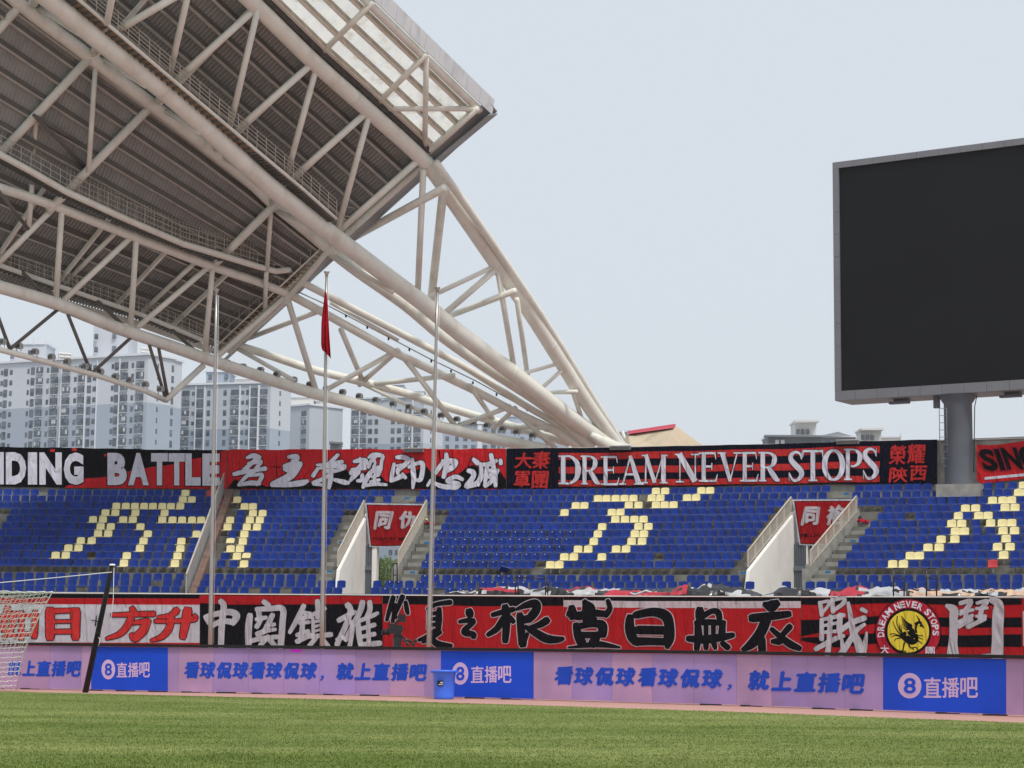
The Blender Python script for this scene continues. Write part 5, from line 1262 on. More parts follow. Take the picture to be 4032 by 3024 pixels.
# roof surface: heights along the chords, joined across
HK = [(V0, prof([(1430, -8), (1889, 435)], V0), .2), (V1, prof([(1008, 22), (1229, 238), (1448, 432), (1675, 640)], V1), .55), (V2P, prof([(105, 37), (293, 179), (527, 357), (779, 550), (985, 715), (1293, 979)], V2P), .45),
      (V4, prof([(0, 718), (224, 812), (520, 930), (836, 1050), (1137, 1158)], V4), .42), (V5, prof([(0, 1075), (300, 1160), (600, 1252), (919, 1368)], V5), .40)]
def ztop(v, s):
    zs = [(vv, extrap(s, pf) + dz + (max(0, -s-2)*.075 if vv == V4 else 0)) for vv, pf, dz in HK]
    return extrap(v, zs)
def rs(v, s, dz=0.0): 
    p = T0p + AV*s + OV*v; return Vector((p.x, p.y, ztop(v, max(s, -34)) + (0 if s > -34 else (s+34)*-.12) + dz))
SMIN = -46.0
# rafters every bay along s, purlins across
nodesS = sorted([sz(rp(x, y, V1))[0] for x, y in ((1008, 22), (1229, 238), (1448, 432), (1660, 630))])
bay = (nodesS[-1]-nodesS[0])/3
RS = [nodesS[-1]-bay*k for k in range(12)]
dv = (V2P-V1)/7
PV = [V1+.35+dv*k*.985 for k in range(0, 8)] + [lerp(V2P, V4, k/6) for k in (1, 2, 3, 4, 5)] + [lerp(V4, V5, k/5) for k in range(1, 6)]
def shell(name, v0, v1, s0, s1, m, corr=True, dz=0.0, th=.06):
    """corrugated sheet: ribs run across the slope"""
    mb = MB(); vs = []; n = max(2, int((s1-s0)/.21)) if corr else 1
    prof_ = []
    for i in range(n):
        a = lerp(s0, s1, i/n); w_ = (s1-s0)/n
        if corr: prof_ += [(a, 0), (a+w_*.46, 0), (a+w_*.54, .08), (a+w_*.94, .08)]
        else: prof_ += [(a, 0)]
    prof_ += [(s1, 0)]
    for s_, h in prof_: vs += [rs(v0, s_, dz+h), rs(v1, s_, dz+h)]
    mb.raw(vs, [(2*i, 2*i+1, 2*i+3, 2*i+2) for i in range(len(prof_)-1)], m)
    return mb.build(name, roof)
vv = [V1+.10]+PV[1:]+[VOUT]
for k in range(len(RS)):
    s1 = RS[k] if k else 0.0
    s0 = RS[k+1] if k+1 < len(RS) else SMIN
    if k == 0: s0 = RS[1]; s1 = 0.0
    if k+1 > 6 and k+1 < len(RS):
        pass
    for j in range(len(vv)-1):
        if k < 7: shell('deck_sheet', vv[j], vv[j+1], s0, s1, M['under'])
    if k >= 7: shell('deck_sheet', V1, VOUT, s0, s1, M['under'], False)
    if k+1 >= len(RS): break
for v in PV:
    P = [rs(v, lerp(SMIN, -.25, i/24), -.02) for i in range(25)]
    mb = MB()
    for a, c in zip(P, P[1:]): mb.beam(a, c, .10, .30, M['steel_dark'])
    for a, c in zip(P, P[1:]): mb.beam(a-Vector((0, 0, .30)), c-Vector((0, 0, .30)), .20, .03, M['flange'])
    mb.build('purlin', roof)
for k, s_ in enumerate(RS):
    if k > 7: break
    for va, vb in ((V1, V2P), (V4, V5)):
        mb = MB(); n = 4
        P = [rs(lerp(va, vb, i/n), s_, -.34) for i in range(n+1)]
        for a, c in zip(P, P[1:]): mb.beam(a, c, .16, .26, M['cream'])
        mb.build('rafter', roof)
mb = MB(); P = [rs(VOUT+.06, lerp(SMIN, 0, i/16), .05) for i in range(17)]
for a, c in zip(P, P[1:]): mb.beam(a, c, .14, .34, M['cream'])
mb.build('eaves_beam', roof)
# end of roof: edge beams and grey fascia
tubepart('end_beam', [rs(V1, -.1, -.75), rs(V2P, -.1, -.75), rs(V4, -.1, -.75), rs(V5, -.1, -.7)], .17, M['cream'], roof, 12)
for (dd, hh, ww) in ((.35, .30, .16), (-.45, .30, .12)):
    mb = MB()
    for a, c in ((V1+.2, V2P), (V2P, V4), (V4, V5)): mb.beam(rs(a, -.05+dd*.3, -.18+.0*dd), rs(c, -.05+dd*.3, -.18), ww, hh, M['cream'])
    mb.build('edge_beam', roof)
# end fascia panels
n = 34
for k in range(n):
    va, vb = lerp(V0-.45, VOUT+.3, k/n)+.012, lerp(V0-.45, VOUT+.3, (k+1)/n)-.012
    mb = MB()
    mb.box8([rs(va, .22, -.62), rs(vb, .22, -.62), rs(vb, .95, -.12), rs(va, .95, -.12), rs(va, .22, -.56), rs(vb, .22, -.56), rs(vb, .95, -.06), rs(va, .95, -.06)], M['fascia'])
    mb.build('fascia_panel', roof)
mb = MB(); mb.box8([rs(V0-.45, .1, .10), rs(VOUT, .1, .10), rs(VOUT, .9, -.02), rs(V0-.45, .9, -.02), rs(V0-.45, .1, .16), rs(VOUT, .1, .16), rs(VOUT, .9, .04), rs(V0-.45, .9, .04)], M['fascia']); mb.build('roof_coping', roof)
# inner glazed edge
ng = 4; vg = [V1-.55, lerp(V1-.55, V0, .28), lerp(V1-.55, V0, .56), lerp(V1-.55, V0, .84), V0-.30]
pw = .92
ns = int(34/pw)
for j in range(4):
    for k in range(ns):
        s1 = -.1-pw*k; s0 = s1-pw+.06
        mb = MB(); a, c = vg[j]-.05, vg[j+1]+.05
        if j == 3 and k % 2: pass
        mb.box8([rs(a, s0, .12), rs(a, s1, .12), rs(c, s1, .12), rs(c, s0, .12), rs(a, s0, .135), rs(a, s1, .135), rs(c, s1, .135), rs(c, s0, .135)], M['poly'])
        mb.build('glazing_panel', roof)
for j, v in enumerate(vg[:4]):
    P = [rs(v, lerp(-34, -.15, i/16), .09) for i in range(17)]; mb = MB()
    for a, c in zip(P, P[1:]): mb.beam(a, c, .17 if j else .26, .26, M['brownpurlin']); mb.beam(a-Vector((0, 0, .26)), c-Vector((0, 0, .26)), .19 if j else .30, .03, M['cream'])
    mb.build('glazing_purlin', roof)
P = [rs(V1-.15, lerp(-34, -.15, i/16), .05) for i in range(17)]; mb = MB()
for a, c in zip(P, P[1:]): mb.beam(a, c, .62, .35, M['gutter'])
mb.build('gutter', roof)
for k in range(14):
    p = rs(vg[0]+.02, -.8-2.4*k, -.18); mb = MB(); mb.box(p, (.03, .03, .09), M['rail']); mb.build('gutter_bracket', roof)
for x0, y0, x1, y1 in ((1453, 23, 1255, 220), (1664, 229, 1475, 418), (1866, 440, 1675, 612)): br(x0, y0, V0, x1, y1, V1, .17)
br(1678, 246, V0, 1672, 605, V1, .16); br(1490, 428, V1, 1861, 428, V0, .16)
for k, (s0_, s1_) in enumerate([(-.3, 0)]):
    mb = MB(); mb.beam(rs(V0, -.15, .05), rs(V1, -.15, -.1), .2, .3, M['cream']); mb.build('edge_beam', roof)
# inner light fascia with leaning panels
nf = 26
for k in range(nf):
    s1 = .62-1.12*k-.02; s0 = s1-1.12+.03; mb = MB()
    a0, a1 = rs(V0-.36, s0, -.30), rs(V0-.36, s1, -.30); c0, c1 = rs(V0-.52, s0, .38), rs(V0-.52, s1, .38)
    up_ = OV*.05; mb.box8([a0, a1, a1+up_, a0+up_, c0, c1, c1+up_, c0+up_], M['fascia_light']); mb.build('fascia_panel', roof)

# catwalks
def catwalk(pts, v, floor_r, name, rails=(.38, .72, 1.05), posts=22, trough=True, width=.7, side=1):
    P = [rp(x, y, v) for x, y in pts]
    P = [P[i].lerp(P[i+1], t_) for i in range(len(P)-1) for t_ in (0, .25, .5, .75)]+[P[-1]]
    tubepart('catwalk_beam', P, floor_r, M['cream'], roof, 10)
    mb = MB()
    for a, c in zip(P, P[1:]):
        o_ = OV*width*side; z_ = Vector((0, 0, .06))
        mb.box8([a+o_*.12-z_, a+o_-z_, c+o_-z_, c+o_*.12-z_, a+o_*.12, a+o_, c+o_, c+o_*.12], M['rust'])
    mb.build('catwalk_deck', roof)
    if trough:
        L = len(P); mb = MB()
        for i in range(L-1):
            for u in (0, .25, .5, .75):
                p = P[i].lerp(P[i+1], u); mb.beam(p+OV*.02*side-Vector((0, 0, .08)), p+OV*width*side-Vector((0, 0, .08)), .09, .12, M['steel_dark'])
        mb.build('catwalk_bearers', roof, kind='stuff')
    for h in rails: tubepart('rail', [p+Vector((0, 0, h)) for p in P], .022, M['rail'], roof, 5)
    tot = sum((c-a).length for a, c in zip(P, P[1:]))
    for k in range(posts+1):
        d_ = tot*k/posts; q = P[-1]
        for a, c in zip(P, P[1:]):
            l = (c-a).length
            if d_ <= l: q = a.lerp(c, d_/l); break
            d_ -= l
        tubepart('rail_post', [q, q+Vector((0, 0, rails[-1]))], .022, M['rail'], roof, 5)
    return P
catwalk([(160, -130), (311, 0), (660, 297), (1010, 592), (1197, 748), (1325, 862)], V2-.9, .09, 'A', (.40, .60, .80, 1.02), 30, True, .9, 1)
catwalk([(-80, 565), (0, 609), (120, 674), (261, 755), (500, 865), (720, 960), (1010, 1048), (1085, 1068), (1140, 1062)], V4-1.0, .17, 'B', (.35, .65, .95), 34, True, .55, 1)
catwalk([(-60, 1030), (0, 1045), (300, 1150), (560, 1240), (800, 1340)], V5-1.0, .13, 'C', (.35, .6, .85), 28, True, .5, 1)
def mesh_screen(pts, v, h, dx):
    P = spl([rp(x, y, v) for x, y in pts]); mb = MB(); up_ = Vector((0, 0, 1))
    for i in range(len(P)-1):
        n_ = max(1, int((P[i+1]-P[i]).length/dx))
        for j in range(n_):
            p = P[i].lerp(P[i+1], j/n_); mb.tube([p, p+up_*h], .009, M['rail'], 3, False)
    for k in range(1, int(h/dx)+1): mb.tube([p+up_*(k*dx) for p in P], .009, M['rail'], 3, False)
    mb.build('mesh_guard', roof, kind='stuff')
mesh_screen([(261, 755), (500, 865), (720, 960), (1010, 1048)], V4-1.1, 1.25, .22)
mesh_screen([(0, 1045), (300, 1150), (560, 1240), (800, 1340)], V5-1.1, .8, .25)
# ladder way down the roof end
La, Lb = rp(1290, 985, V2P+.2), rp(850, 1395, V5-.3)
for o_ in (0, .55): tubepart('ladder_string', [La-AV*o_, Lb-AV*o_], .05, M['cream'], roof, 8)
for k in range(30):
    p = La.lerp(Lb, (k+.5)/30); mb = MB(); mb.beam(p+AV*.0, p-AV*.55, .16, .04, M['rust']); mb.build('ladder_tread', roof)
for h in (.5, .95): tubepart('rail', [La-AV*.55+Vector((0, 0, h)), Lb-AV*.55+Vector((0, 0, h))], .02, M['rail'], roof, 5)
for k in range(12):
    p = La.lerp(Lb, k/11)-AV*.55; tubepart('rail_post', [p, p+Vector((0, 0, .95))], .02, M['rail'], roof, 5)
# small platform at the inner truss end
pl = [rp(1350, 812, V2-.6), rp(1398, 820, V2-.6), rp(1400, 905, V2-.6), rp(1352, 905, V2-.6)]
for a, c in zip(pl, pl[1:]+pl[:1]): tubepart('rail', [a, c], .02, M['rail'], roof, 5)
tubepart('rail', [rp(1352, 850, V2-.6), rp(1399, 855, V2-.6)], .02, M['rail'], roof, 5)

# floodlights sitting on the lower chords
fx = [(895, 1427), (957, 1442), (1026, 1455), (1090, 1472), (1157, 1493), (1220, 1512), (1285, 1528), (1349, 1542), (1415, 1558), (1480, 1573), (1548, 1589), (1611, 1601), (1671, 1618), (1737, 1634), (1799, 1649), (1863, 1663), (1918, 1673), (1980, 1687), (2035, 1699), (2097, 1713)]
def spot(px, py, v, label, w_, grp):
    p = rp(px, py+12, v); t = thing('floodlight', p, label, 'floodlight', grp)
    mb = MB(); mb.box((p.x, p.y, p.z+.14), (w_, .13, .11), M['lamp_grey'], -.5)
    for q in (-.6, -.2, .2, .6): mb.box((p.x+q*w_*.88, p.y-q*w_*.48-.01, p.z+.28), (.012, .12, .035), M['lamp_grey'], -.5)
    mb.build('housing', t)
    mb = MB(); mb.box((p.x-.07, p.y-.13, p.z+.14), (w_*.85, .012, .08), M['lamp_glass'], -.5); mb.build('lens', t)
    tubepart('bracket', [(p.x-w_*.7, p.y-.05, p.z-.1), (p.x-w_*.7, p.y-.05, p.z+.1)], .025, M['lamp_grey'], t, 5)
    tubepart('bracket', [(p.x+w_*.7, p.y-.05, p.z-.1), (p.x+w_*.7, p.y-.05, p.z+.1)], .025, M['lamp_grey'], t, 5)
for k, (x, y) in enumerate(fx):
    spot(x, y, V3, 'small grey floodlight on the lowest arch tube, %s from where the tube leaves the roof' % ordinal(k+1), .17, 'floodlights along the lowest arch tube')
for k, (x, y) in enumerate([(10, 1346), (75, 1363), (138, 1385), (203, 1405), (265, 1424), (335, 1443), (395, 1463), (455, 1482), (512, 1496), (572, 1513), (632, 1532)]):
    spot(x, y, V6, 'small floodlight on the thin lighting tube at the left, %s from left edge' % ordinal(k+1), .16, 'floodlights along the thin left tube')

# ------------------------------------------------------------------ scoreboard
sc_ = thing('scoreboard', (23.6, 104.2, 9.4), 'large blank black video scoreboard in a grey panelled frame on a thick grey column', 'scoreboard')
PL = Vector((17.2, 107.4, 0)); e = Vector((1, -.66, 0)).normalized(); nr = Vector((e.y, -e.x, 0))
def scp(px, py, off=0.0): return hit(px, py, PL+nr*off, e)
TL, BL = scp(3298, 638), scp(3300, 1577)
zt, zb_ = TL.z, BL.z; W = 15.6
def sb(u, z, d=0.0): q = PL + e*u - nr*d; return Vector((q.x, q.y, z))
fw = .34; DEP = 2.2
def slab(name, u0, u1, z0, z1, d0, d1, m):
    mb = MB(); mb.box8([sb(u0, z0, d0), sb(u1, z0, d0), sb(u1, z0, d1), sb(u0, z0, d1), sb(u0, z1, d0), sb(u1, z1, d0), sb(u1, z1, d1), sb(u0, z1, d1)], m); return mb.build(name, sc_)
slab('screen', fw, W-fw, zb_+.50, zt-fw, .10, .25, M['screen'])
slab('cabinet', .03, W-.03, zb_+.03, zt-.03, .26, DEP, M['frame'])
n = 13
for k in range(n):
    u0, u1 = W*k/n, W*(k+1)/n
    slab('frame_panel', u0+(.008 if k else fw*.0), u1-.008, zt-fw, zt, -.02, .3, M['frame'])
    slab('frame_panel', u0+.008, u1-.008, zb_, zb_+.50, -.02, .3, M['frame'])
    slab('underside_panel', u0+.01, u1-.01, zb_-.01, zb_+.028, .0, DEP, M['frame'])
n = 10; h_ = (zt-fw-zb_-.50)/n
for k in range(n):
    for u0, u1 in ((0, fw), (W-fw, W)): slab('frame_panel', u0, u1, zb_+.50+h_*k+.008, zb_+.50+h_*(k+1)-.008, -.02, .3, M['frame'])
colp = at(3777, 1900, 104.4)
mb = MB(); cc = Vector((colp.x, colp.y, 0)); zz = zb_
lathe(mb, cc, [(.72, 8.6), (.72, zz-.45), (.78, zz-.38), (.98, zz-.05), (1.02, zz-.02)], M['column'], 40); mb.build('column', sc_, smooth=True)
mb = MB(); mb.pbox(phi_at(3694, 1925, 142.2), phi_at(3868, 1925, 142.2), 141.6, 143.1, 8.7, 9.35, M['conc_light']); mb.build('plinth', sc_)
for (x0, x1, y) in ((3478, 3554, 1590), (3915, 3998, 1575)):
    u0, u1 = [(Vector((scp(x, y).x, scp(x, y).y, 0))-PL).dot(e) for x in (x0, x1)]
    slab('floodlight_bracket', u0+.2, u1-.1, zb_-.13, zb_-.012, .9, 1.3, M['column']); slab('floodlight_bracket', u0, u1, zb_-.26, zb_-.131, .7, 1.05, M['column'])
u0 = (Vector((scp(3669, 1590).x, scp(3669, 1590).y, 0))-PL).dot(e)
slab('junction_box', u0-.16, u0+.12, zb_-.62, zb_-.012, .6, .85, M['column'])
lad = at(3707, 1720, 103.7); zlt = zat(3707, 1608, 103.7); zlb = zat(3707, 1835, 103.7)
for dx in (-.09, .28): tubepart('ladder_rail', [(lad.x+dx, lad.y, zlb), (lad.x+dx, lad.y, zlt)], .022, M['rail'] if False else M['column'], sc_, 6)
for k in range(9):
    z_ = lerp(zlb, zlt, k/8); tubepart('ladder_rung', [(lad.x-.09, lad.y, z_), (lad.x+.28, lad.y, z_)], .016, M['column'], sc_, 5)
tubepart('cable', [at(3846, 1560, 103.6), at(3838, 1600, 103.6), at(3836, 1740, 103.6), at(3834, 1860, 103.6)], .025, M['black'], sc_, 6)
wr = thing('wall_railing', cyl(3940, 1735, RUB, 0), 'thin dark railing on top of the back wall right of the scoreboard column', 'railing')
tubepart('rail', [cyl(3836, 1728, 143.3), cyl(3930, 1725, 143.3), cyl(4120, 1717, 143.3)], .03, M['column'], wr, 6)
for x in (3868, 3960, 4026, 4090): tubepart('post', [cyl(x, 1727-(x-3836)*.04, 143.3), cyl(x, 1752, 143.3)], .025, M['column'], wr, 6)

# ------------------------------------------------------------------ far buildings
def facade(t, A, B, zt_, zb2, cols, floor_h, z_first, wallm, lowm, zlow, depth, roofm=None, trim=True):
    """wall from plan point A to B with bays; cols = (px, kind, width_m, height_m)"""
    A, B = Vector((A[0], A[1], 0)), Vector((B[0], B[1], 0)); ex = (B-A).normalized(); nn = Vector((ex.y, -ex.x, 0)); L = (B-A).length
    def wp(u, z, d=0.0): q = A+ex*u-nn*d; return Vector((q.x, q.y, z))
    def bx_(mb, u0, u1, z0, z1, d0, d1, m): mb.box8([wp(u0, z0, d0), wp(u1, z0, d0), wp(u1, z0, d1), wp(u0, z0, d1), wp(u0, z1, d0), wp(u1, z1, d0), wp(u1, z1, d1), wp(u0, z1, d1)], m)
    mb = MB(); bx_(mb, 0, L, zlow, zt_, 0, depth, wallm); bx_(mb, 0, L, zb2, zlow-.02, 0, depth, lowm); mb.build('wall', t)
    if trim:
        mb = MB(); bx_(mb, -.5, L+.5, zt_+.01, zt_+.55, -.6, depth+.3, M['bldg_trim']); mb.build('cornice', t)
    for px, kind, ww, hh in cols:
        if kind != 'pipe': ww = ww*(.43 if ww > 1.8 else .55); hh = hh*.57
        else: ww *= .6
        # where the bay's line of sight meets the wall
        p = hit(px, 1600, A, ex); u = (Vector((p.x, p.y, 0))-A).dot(ex)
        z = z_first; k = 0
        while z > zb2+1 and k < 40:
            u_ = u - 0.0
            if kind == 'pipe': break
            if kind == 'bay':
                mb = MB(); d = -.40
                bx_(mb, u_-ww/2, u_+ww/2, z-hh/2, z+hh/2, d, .05, M['wframe'])
                o = mb.build('window', t)
                mb = MB(); g = .085
                cw = (ww-4*g)/3
                for q in range(3):
                    a_ = u_-ww/2+g+q*(cw+g)
                    bx_(mb, a_, a_+cw, z-hh/2+g, z-hh/2+hh*.34, d-.03, d+.02, M['wglass']); bx_(mb, a_, a_+cw, z-hh/2+hh*.34+g, z+hh/2-g, d-.03, d+.02, M['wglass'] if random.random() > .18 else M['ac'])
                mb.build('pane', o)
                mb = MB(); bx_(mb, u_-ww/2-.1, u_+ww/2+.1, z-hh/2-.16, z-hh/2-.03, d-.2, .0, M['bldg_trim']); mb.build('ledge', o)
                if random.random() < .7:
                    mb = MB(); q = random.choice((-.3, .0, .25)); bx_(mb, u_+q*ww-.36, u_+q*ww+.36, z-hh/2-.85, z-hh/2-.32, -.42, .0, M['ac']); bx_(mb, u_+q*ww-.24, u_+q*ww+.04, z-hh/2-.78, z-hh/2-.40, -.46, -.42, M['wframe']); mb.build('air_conditioner', o)
            else:
                mb = MB(); bx_(mb, u_-ww/2, u_+ww/2, z-hh/2, z+hh/2, -.06, .05, M['wframe']); o = mb.build('window', t)
                mb = MB(); g = .075; nn_ = 1 if ww < .8 else (2 if ww < 1.5 else 4); cw = (ww-g*(nn_+1))/nn_
                for q in range(nn_):
                    a_ = u_-ww/2+g+q*(cw+g); sp_ = .3 if hh > 1.3 else .0
                    if sp_: bx_(mb, a_, a_+cw, z-hh/2+g, z-hh/2+hh*.3, -.10, -.05, M['wglass'])
                    bx_(mb, a_, a_+cw, z-hh/2+(hh*.3+g if sp_ else g), z+hh/2-g, -.10, -.05, M['wglass'])
                mb.build('pane', o)
            z -= floor_h; k += 1
        if kind == 'pipe':
            mb = MB(); bx_(mb, u-ww/2, u+ww/2, zb2, zt_-.3, -.35, .05, M['bldg_trim']); mb.build('pilaster', t)
    return wp
# 1: big pale block on the left
def plan(px, D): d = ray(px, 1600); return (d.x*D, D)
b1 = thing('apartment_building', (-115, 552, 0), 'tallest pale blue-grey apartment block at the far left behind the stand', 'building')
zt1 = zat(580, 1398, 540)
c1 = [(3, 'w', 1.6, 2.2), (18, 'w', 3.2, 3.6), (39, 'w', 2.2, 2.3), (107, 'w', 1.3, 2.3), (124, 'w', 3.0, 3.6), (153, 'bay', 4.6, 4.1-.9), (184, 'w', 1.4, 2.3), (212, 'bay', 5.2, 3.3), (240, 'pipe', .6, 0), (259, 'bay', 5.2, 3.3), (293, 'w', 1.6, 2.3),
      (319, 'bay', 4.7, 3.3), (335, 'pipe', .5, 0), (348, 'w', 3.1, 3.6), (369, 'w', 2.7, 2.3), (375+5, 'pipe', .4, 0), (440, 'w', 2.0, 2.3), (456, 'w', 3.4, 3.7), (469, 'pipe', .6, 0), (487, 'bay', 4.8, 3.3), (518, 'w', 1.5, 2.4), (549, 'bay', 5.4, 3.4)]
zf1 = zat(490, 1250+612/3.16, 545); FH = (136.5/3.16)/FPX*545
A1, B1 = plan(-60, 563), plan(578, 540)
wp1 = facade(b1, A1, B1, zt1, -2, c1, FH, zf1, M['bldg_white'], M['bldg_blue'], zat(500, 1592, 545), 16)
facade(b1, B1, plan(684, 549), zt1-.02, -2, [(618, 'w', .9, 2.3), (676, 'w', 2.2, 3.3)], FH, zf1, M['bldg_white'], M['bldg_blue'], zat(500, 1592, 545), 16)
def roofbox(t, name, px0, px1, ytop, ybase, D, m, wins=(), dep=9, side=0):
    a, c = at(px0, ytop, D), at(px1, ytop, D); zb3 = zat((px0+px1)/2, ybase, D)-.5 - (30 if name == 'wall' else 0)
    mb = MB(); mb.box8([(a.x, D, zb3), (c.x, D-1, zb3), (c.x+side, D+dep, zb3), (a.x, D+dep, zb3), (a.x, D, a.z), (c.x, D-1, a.z), (c.x+side, D+dep, a.z), (a.x, D+dep, a.z)], m); mb.build(name, t)
    mb = MB(); mb.box8([(a.x-.4, D-.4, a.z+.01), (c.x+.4, D-1.4, a.z+.01), (c.x+side+.4, D+dep, a.z+.01), (a.x-.4, D+dep, a.z+.01), (a.x-.4, D-.4, a.z+.5), (c.x+.4, D-1.4, a.z+.5), (c.x+side+.4, D+dep, a.z+.5), (a.x-.4, D+dep, a.z+.5)], M['bldg_trim']); mb.build('parapet', t)
    for x, y in wins:
        p = at(x, y, D-1.2); mb = MB(); mb.box((p.x, p.y, p.z), (.5, .1, .75), M['wframe']); mb.box((p.x, p.y-.12, p.z), (.4, .04, .62), M['wglass']); mb.build('window', t)
roofbox(b1, 'stair_tower', 42, 186, 1357, 1432, 562, M['bldg_white'], ((118, 1390), (48, 1402)), 10)
roofbox(b1, 'stair_tower', 370, 512, 1262, 1412, 551, M['bldg_white'], ((379, 1325), (450, 1322), (378, 1377), (449, 1373)), 12)
def pergola(t, px0, px1, y0, y1, D):
    for (xa, ya, xb, yb) in ((px0, y0, px1, y0+4), (px0, y1-10, px1, y1-6), (px0, y0, px0, y1), (px1, y0+4, px1, y1), ((px0+px1)/2, y0, (px0+px1)/2, y1)):
        mb = MB(); mb.tube([at(xa, ya, D), at(xb, yb, D)], .35, M['bldg_beige'], 4); mb.build('roof_frame', t)
pergola(b1, 233, 281, 1392, 1415, 548); pergola(b1, 557, 600, 1372, 1396, 545)
for x, y0, y1 in ((50, 1337, 1357), (133, 1331, 1357), (179, 1342, 1366)):
    mb = MB(); mb.tube([at(x, y1+3, 555), at(x+2, y0, 555)], .12, M['bldg_trim'], 4); mb.build('antenna', b1)
# 2: mid grey block
b2 = thing('apartment_building', (-78, 585, 0), 'grey apartment block with darker lower storeys between the two left flagpoles', 'building')
D2 = 582; c2 = [(694, 'bay', 5.0, 3.2), (732, 'bay', 5.0, 3.2), (760, 'w', 1.9, 1.9), (771, 'pipe', .5, 0), (784, 'w', 5.6, 4.4), (806, 'pipe', .5, 0), (821, 'w', 2.3, 2.9), (885, 'w', 2.3, 2.8), (924, 'bay', 5.1, 3.1), (945, 'pipe', .7, 0), (955, 'w', 1.7, 1.9),
      (973, 'w', 1.4, 2.7), (984, 'pipe', .5, 0), (998, 'w', 5.6, 4.4), (1020, 'pipe', 1.2, 0), (1038, 'bay', 5.0, 3.1)]
zt2 = zat(860, 1511, D2); FH2 = (126/3.16)/FPX*D2; zf2 = zat(870, 1250+930/3.16, D2)
facade(b2, plan(678, 588), plan(1064, 580), zt2, -2, c2, FH2, zf2, M['bldg_grey'], M['bldg_dark'], zat(870, 1687, D2), 16)
facade(b2, plan(1064.5, 580), plan(1144, 588), zt2-.02, -2, [(1102, 'w', 1.2, 2.4)], FH2, zf2, M['bldg_white'], M['bldg_blue'], zat(870, 1687, D2), 16)
roofbox(b2, 'stair_tower', 812, 906, 1466, 1514, 590, M['bldg_blue'], ((827, 1486), (891, 1484)), 11); roofbox(b2, 'roof_house', 930, 1000, 1494, 1515, 588, M['bldg_beige'], (), 8)
b3 = thing('apartment_building', (-62, 635, 0), 'low-roofed pale block just left of the tall middle flagpole', 'building')
D3 = 632; FH3 = (115.5/3.16)/FPX*D3; zf3 = zat(1190, 1250+1200/3.16, D3)
facade(b3, plan(1146, 636), plan(1219, 630), zat(1180, 1598, D3), -2, [(1166, 'bay', 4.8, 3.0), (1182, 'pipe', .5, 0), (1199, 'bay', 5.0, 3.0)], FH3, zf3, M['bldg_grey'], M['bldg_grey'], 4, 14)
facade(b3, plan(1219.4, 630), plan(1303, 638), zat(1180, 1598, D3)-.03, -2, [(1254, 'w', 1.1, 2.2), (1265, 'w', 1.1, 2.2)], FH3, zf3, M['bldg_grey'], M['bldg_grey'], 4, 14)
roofbox(b3, 'roof_house', 1148, 1236, 1566, 1600, 640, M['bldg_beige'], (), 8); roofbox(b3, 'roof_house', 1242, 1272, 1580, 1602, 641, M['bldg_beige'], (), 8)
b3b = thing('brick_building', (-60, 500, 0), 'small dark red-brown roof corner right of the tall middle flagpole', 'building')
roofbox(b3b, 'wall', 1300, 1334, 1746, 1775, 500, M['bldg_slate2'], (), 9); p = at(1324, 1738, 499)
mb = MB(); a, c = at(1298, 1739, 499), at(1349, 1742, 499); mb.beam(a, c, 2.6, .5, M['bldg_slate2']); mb.build('roof', b3b)
b4 = thing('apartment_building', (-38, 635, 0), 'stepped-top apartment block seen below the arches, left of the third flagpole', 'building')
D4 = 634; FH4 = (117/3.16)/FPX*D4; zf4 = zat(1480, 1450+540/3.16, D4)
c4 = [(1400, 'bay', 4.8, 3.0), (1418, 'pipe', .4, 0), (1433, 'bay', 4.2, 3.0), (1459, 'w', 3.2, 2.9), (1483, 'w', 2.7, 2.9), (1548, 'w', 2.9, 2.9), (1573, 'w', 3.2, 2.9), (1608, 'bay', 4.4, 3.0), (1626, 'pipe', .7, 0), (1645, 'bay', 4.8, 3.0)]
facade(b4, plan(1382, 640), plan(1668, 632), zat(1560, 1566, D4), -2, c4, FH4, zf4, M['bldg_grey'], M['bldg_dark'], zat(1560, 1746, D4), 16)
facade(b4, plan(1668.5, 632), plan(1743, 640), zat(1700, 1584, D4), -2, [(1698, 'w', 1.0, 2.6)], FH4, zf4, M['bldg_white'], M['bldg_grey'], zat(1560, 1746, D4), 16)
roofbox(b4, 'stair_tower', 1502, 1590, 1517, 1570, 636, M['bldg_grey'], (), 10); roofbox(b4, 'roof_house', 1590, 1670, 1541, 1570, 638, M['bldg_beige'], (), 8); roofbox(b4, 'roof_house', 1684, 1704, 1558, 1586, 641, M['bldg_beige'], (), 6)
b5 = thing('apartment_building', (0, 700, 0), 'pale blue apartment block low behind the arches, right of the third flagpole', 'building')
D5 = 700; FH5 = (104/3.16)/FPX*D5; zf5 = zat(1800, 1450+775/3.16, D5)
c5 = [(1763, 'w', 3.0, 2.8), (1801, 'w', 2.8, 2.8), (1834, 'w', 3.4, 2.8), (1866, 'w', 3.6, 2.8), (1890, 'pipe', 2.6, 0), (1912, 'w', 3.4, 2.8), (1944, 'w', 3.8, 3.6), (1966, 'w', 1.6, 2.6), (1984, 'w', 3, 2.8), (2020, 'w', 3, 2.8), (2056, 'w', 3, 2.8), (2090, 'w', 3, 2.8), (2150, 'w', 3, 2.8), (2190, 'w', 1.4, 2.8)]
facade(b5, plan(1744, 700), plan(2240, 700), zat(1990, 1672, D5), -2, c5, FH5, zf5, M['bldg_blue'], M['bldg_blue'], 4, 15)
roofbox(b5, 'stair_tower', 1992, 2060, 1641, 1680, 702, M['bldg_blue'], (), 9); roofbox(b5, 'roof_house', 2090, 2200, 1692-20, 1700, 704, M['bldg_grey'], (), 9)
b6 = thing('distant_building', (32, 640, 0), 'small blue-grey roof block peeking between arch foot and sandstone roof', 'building')
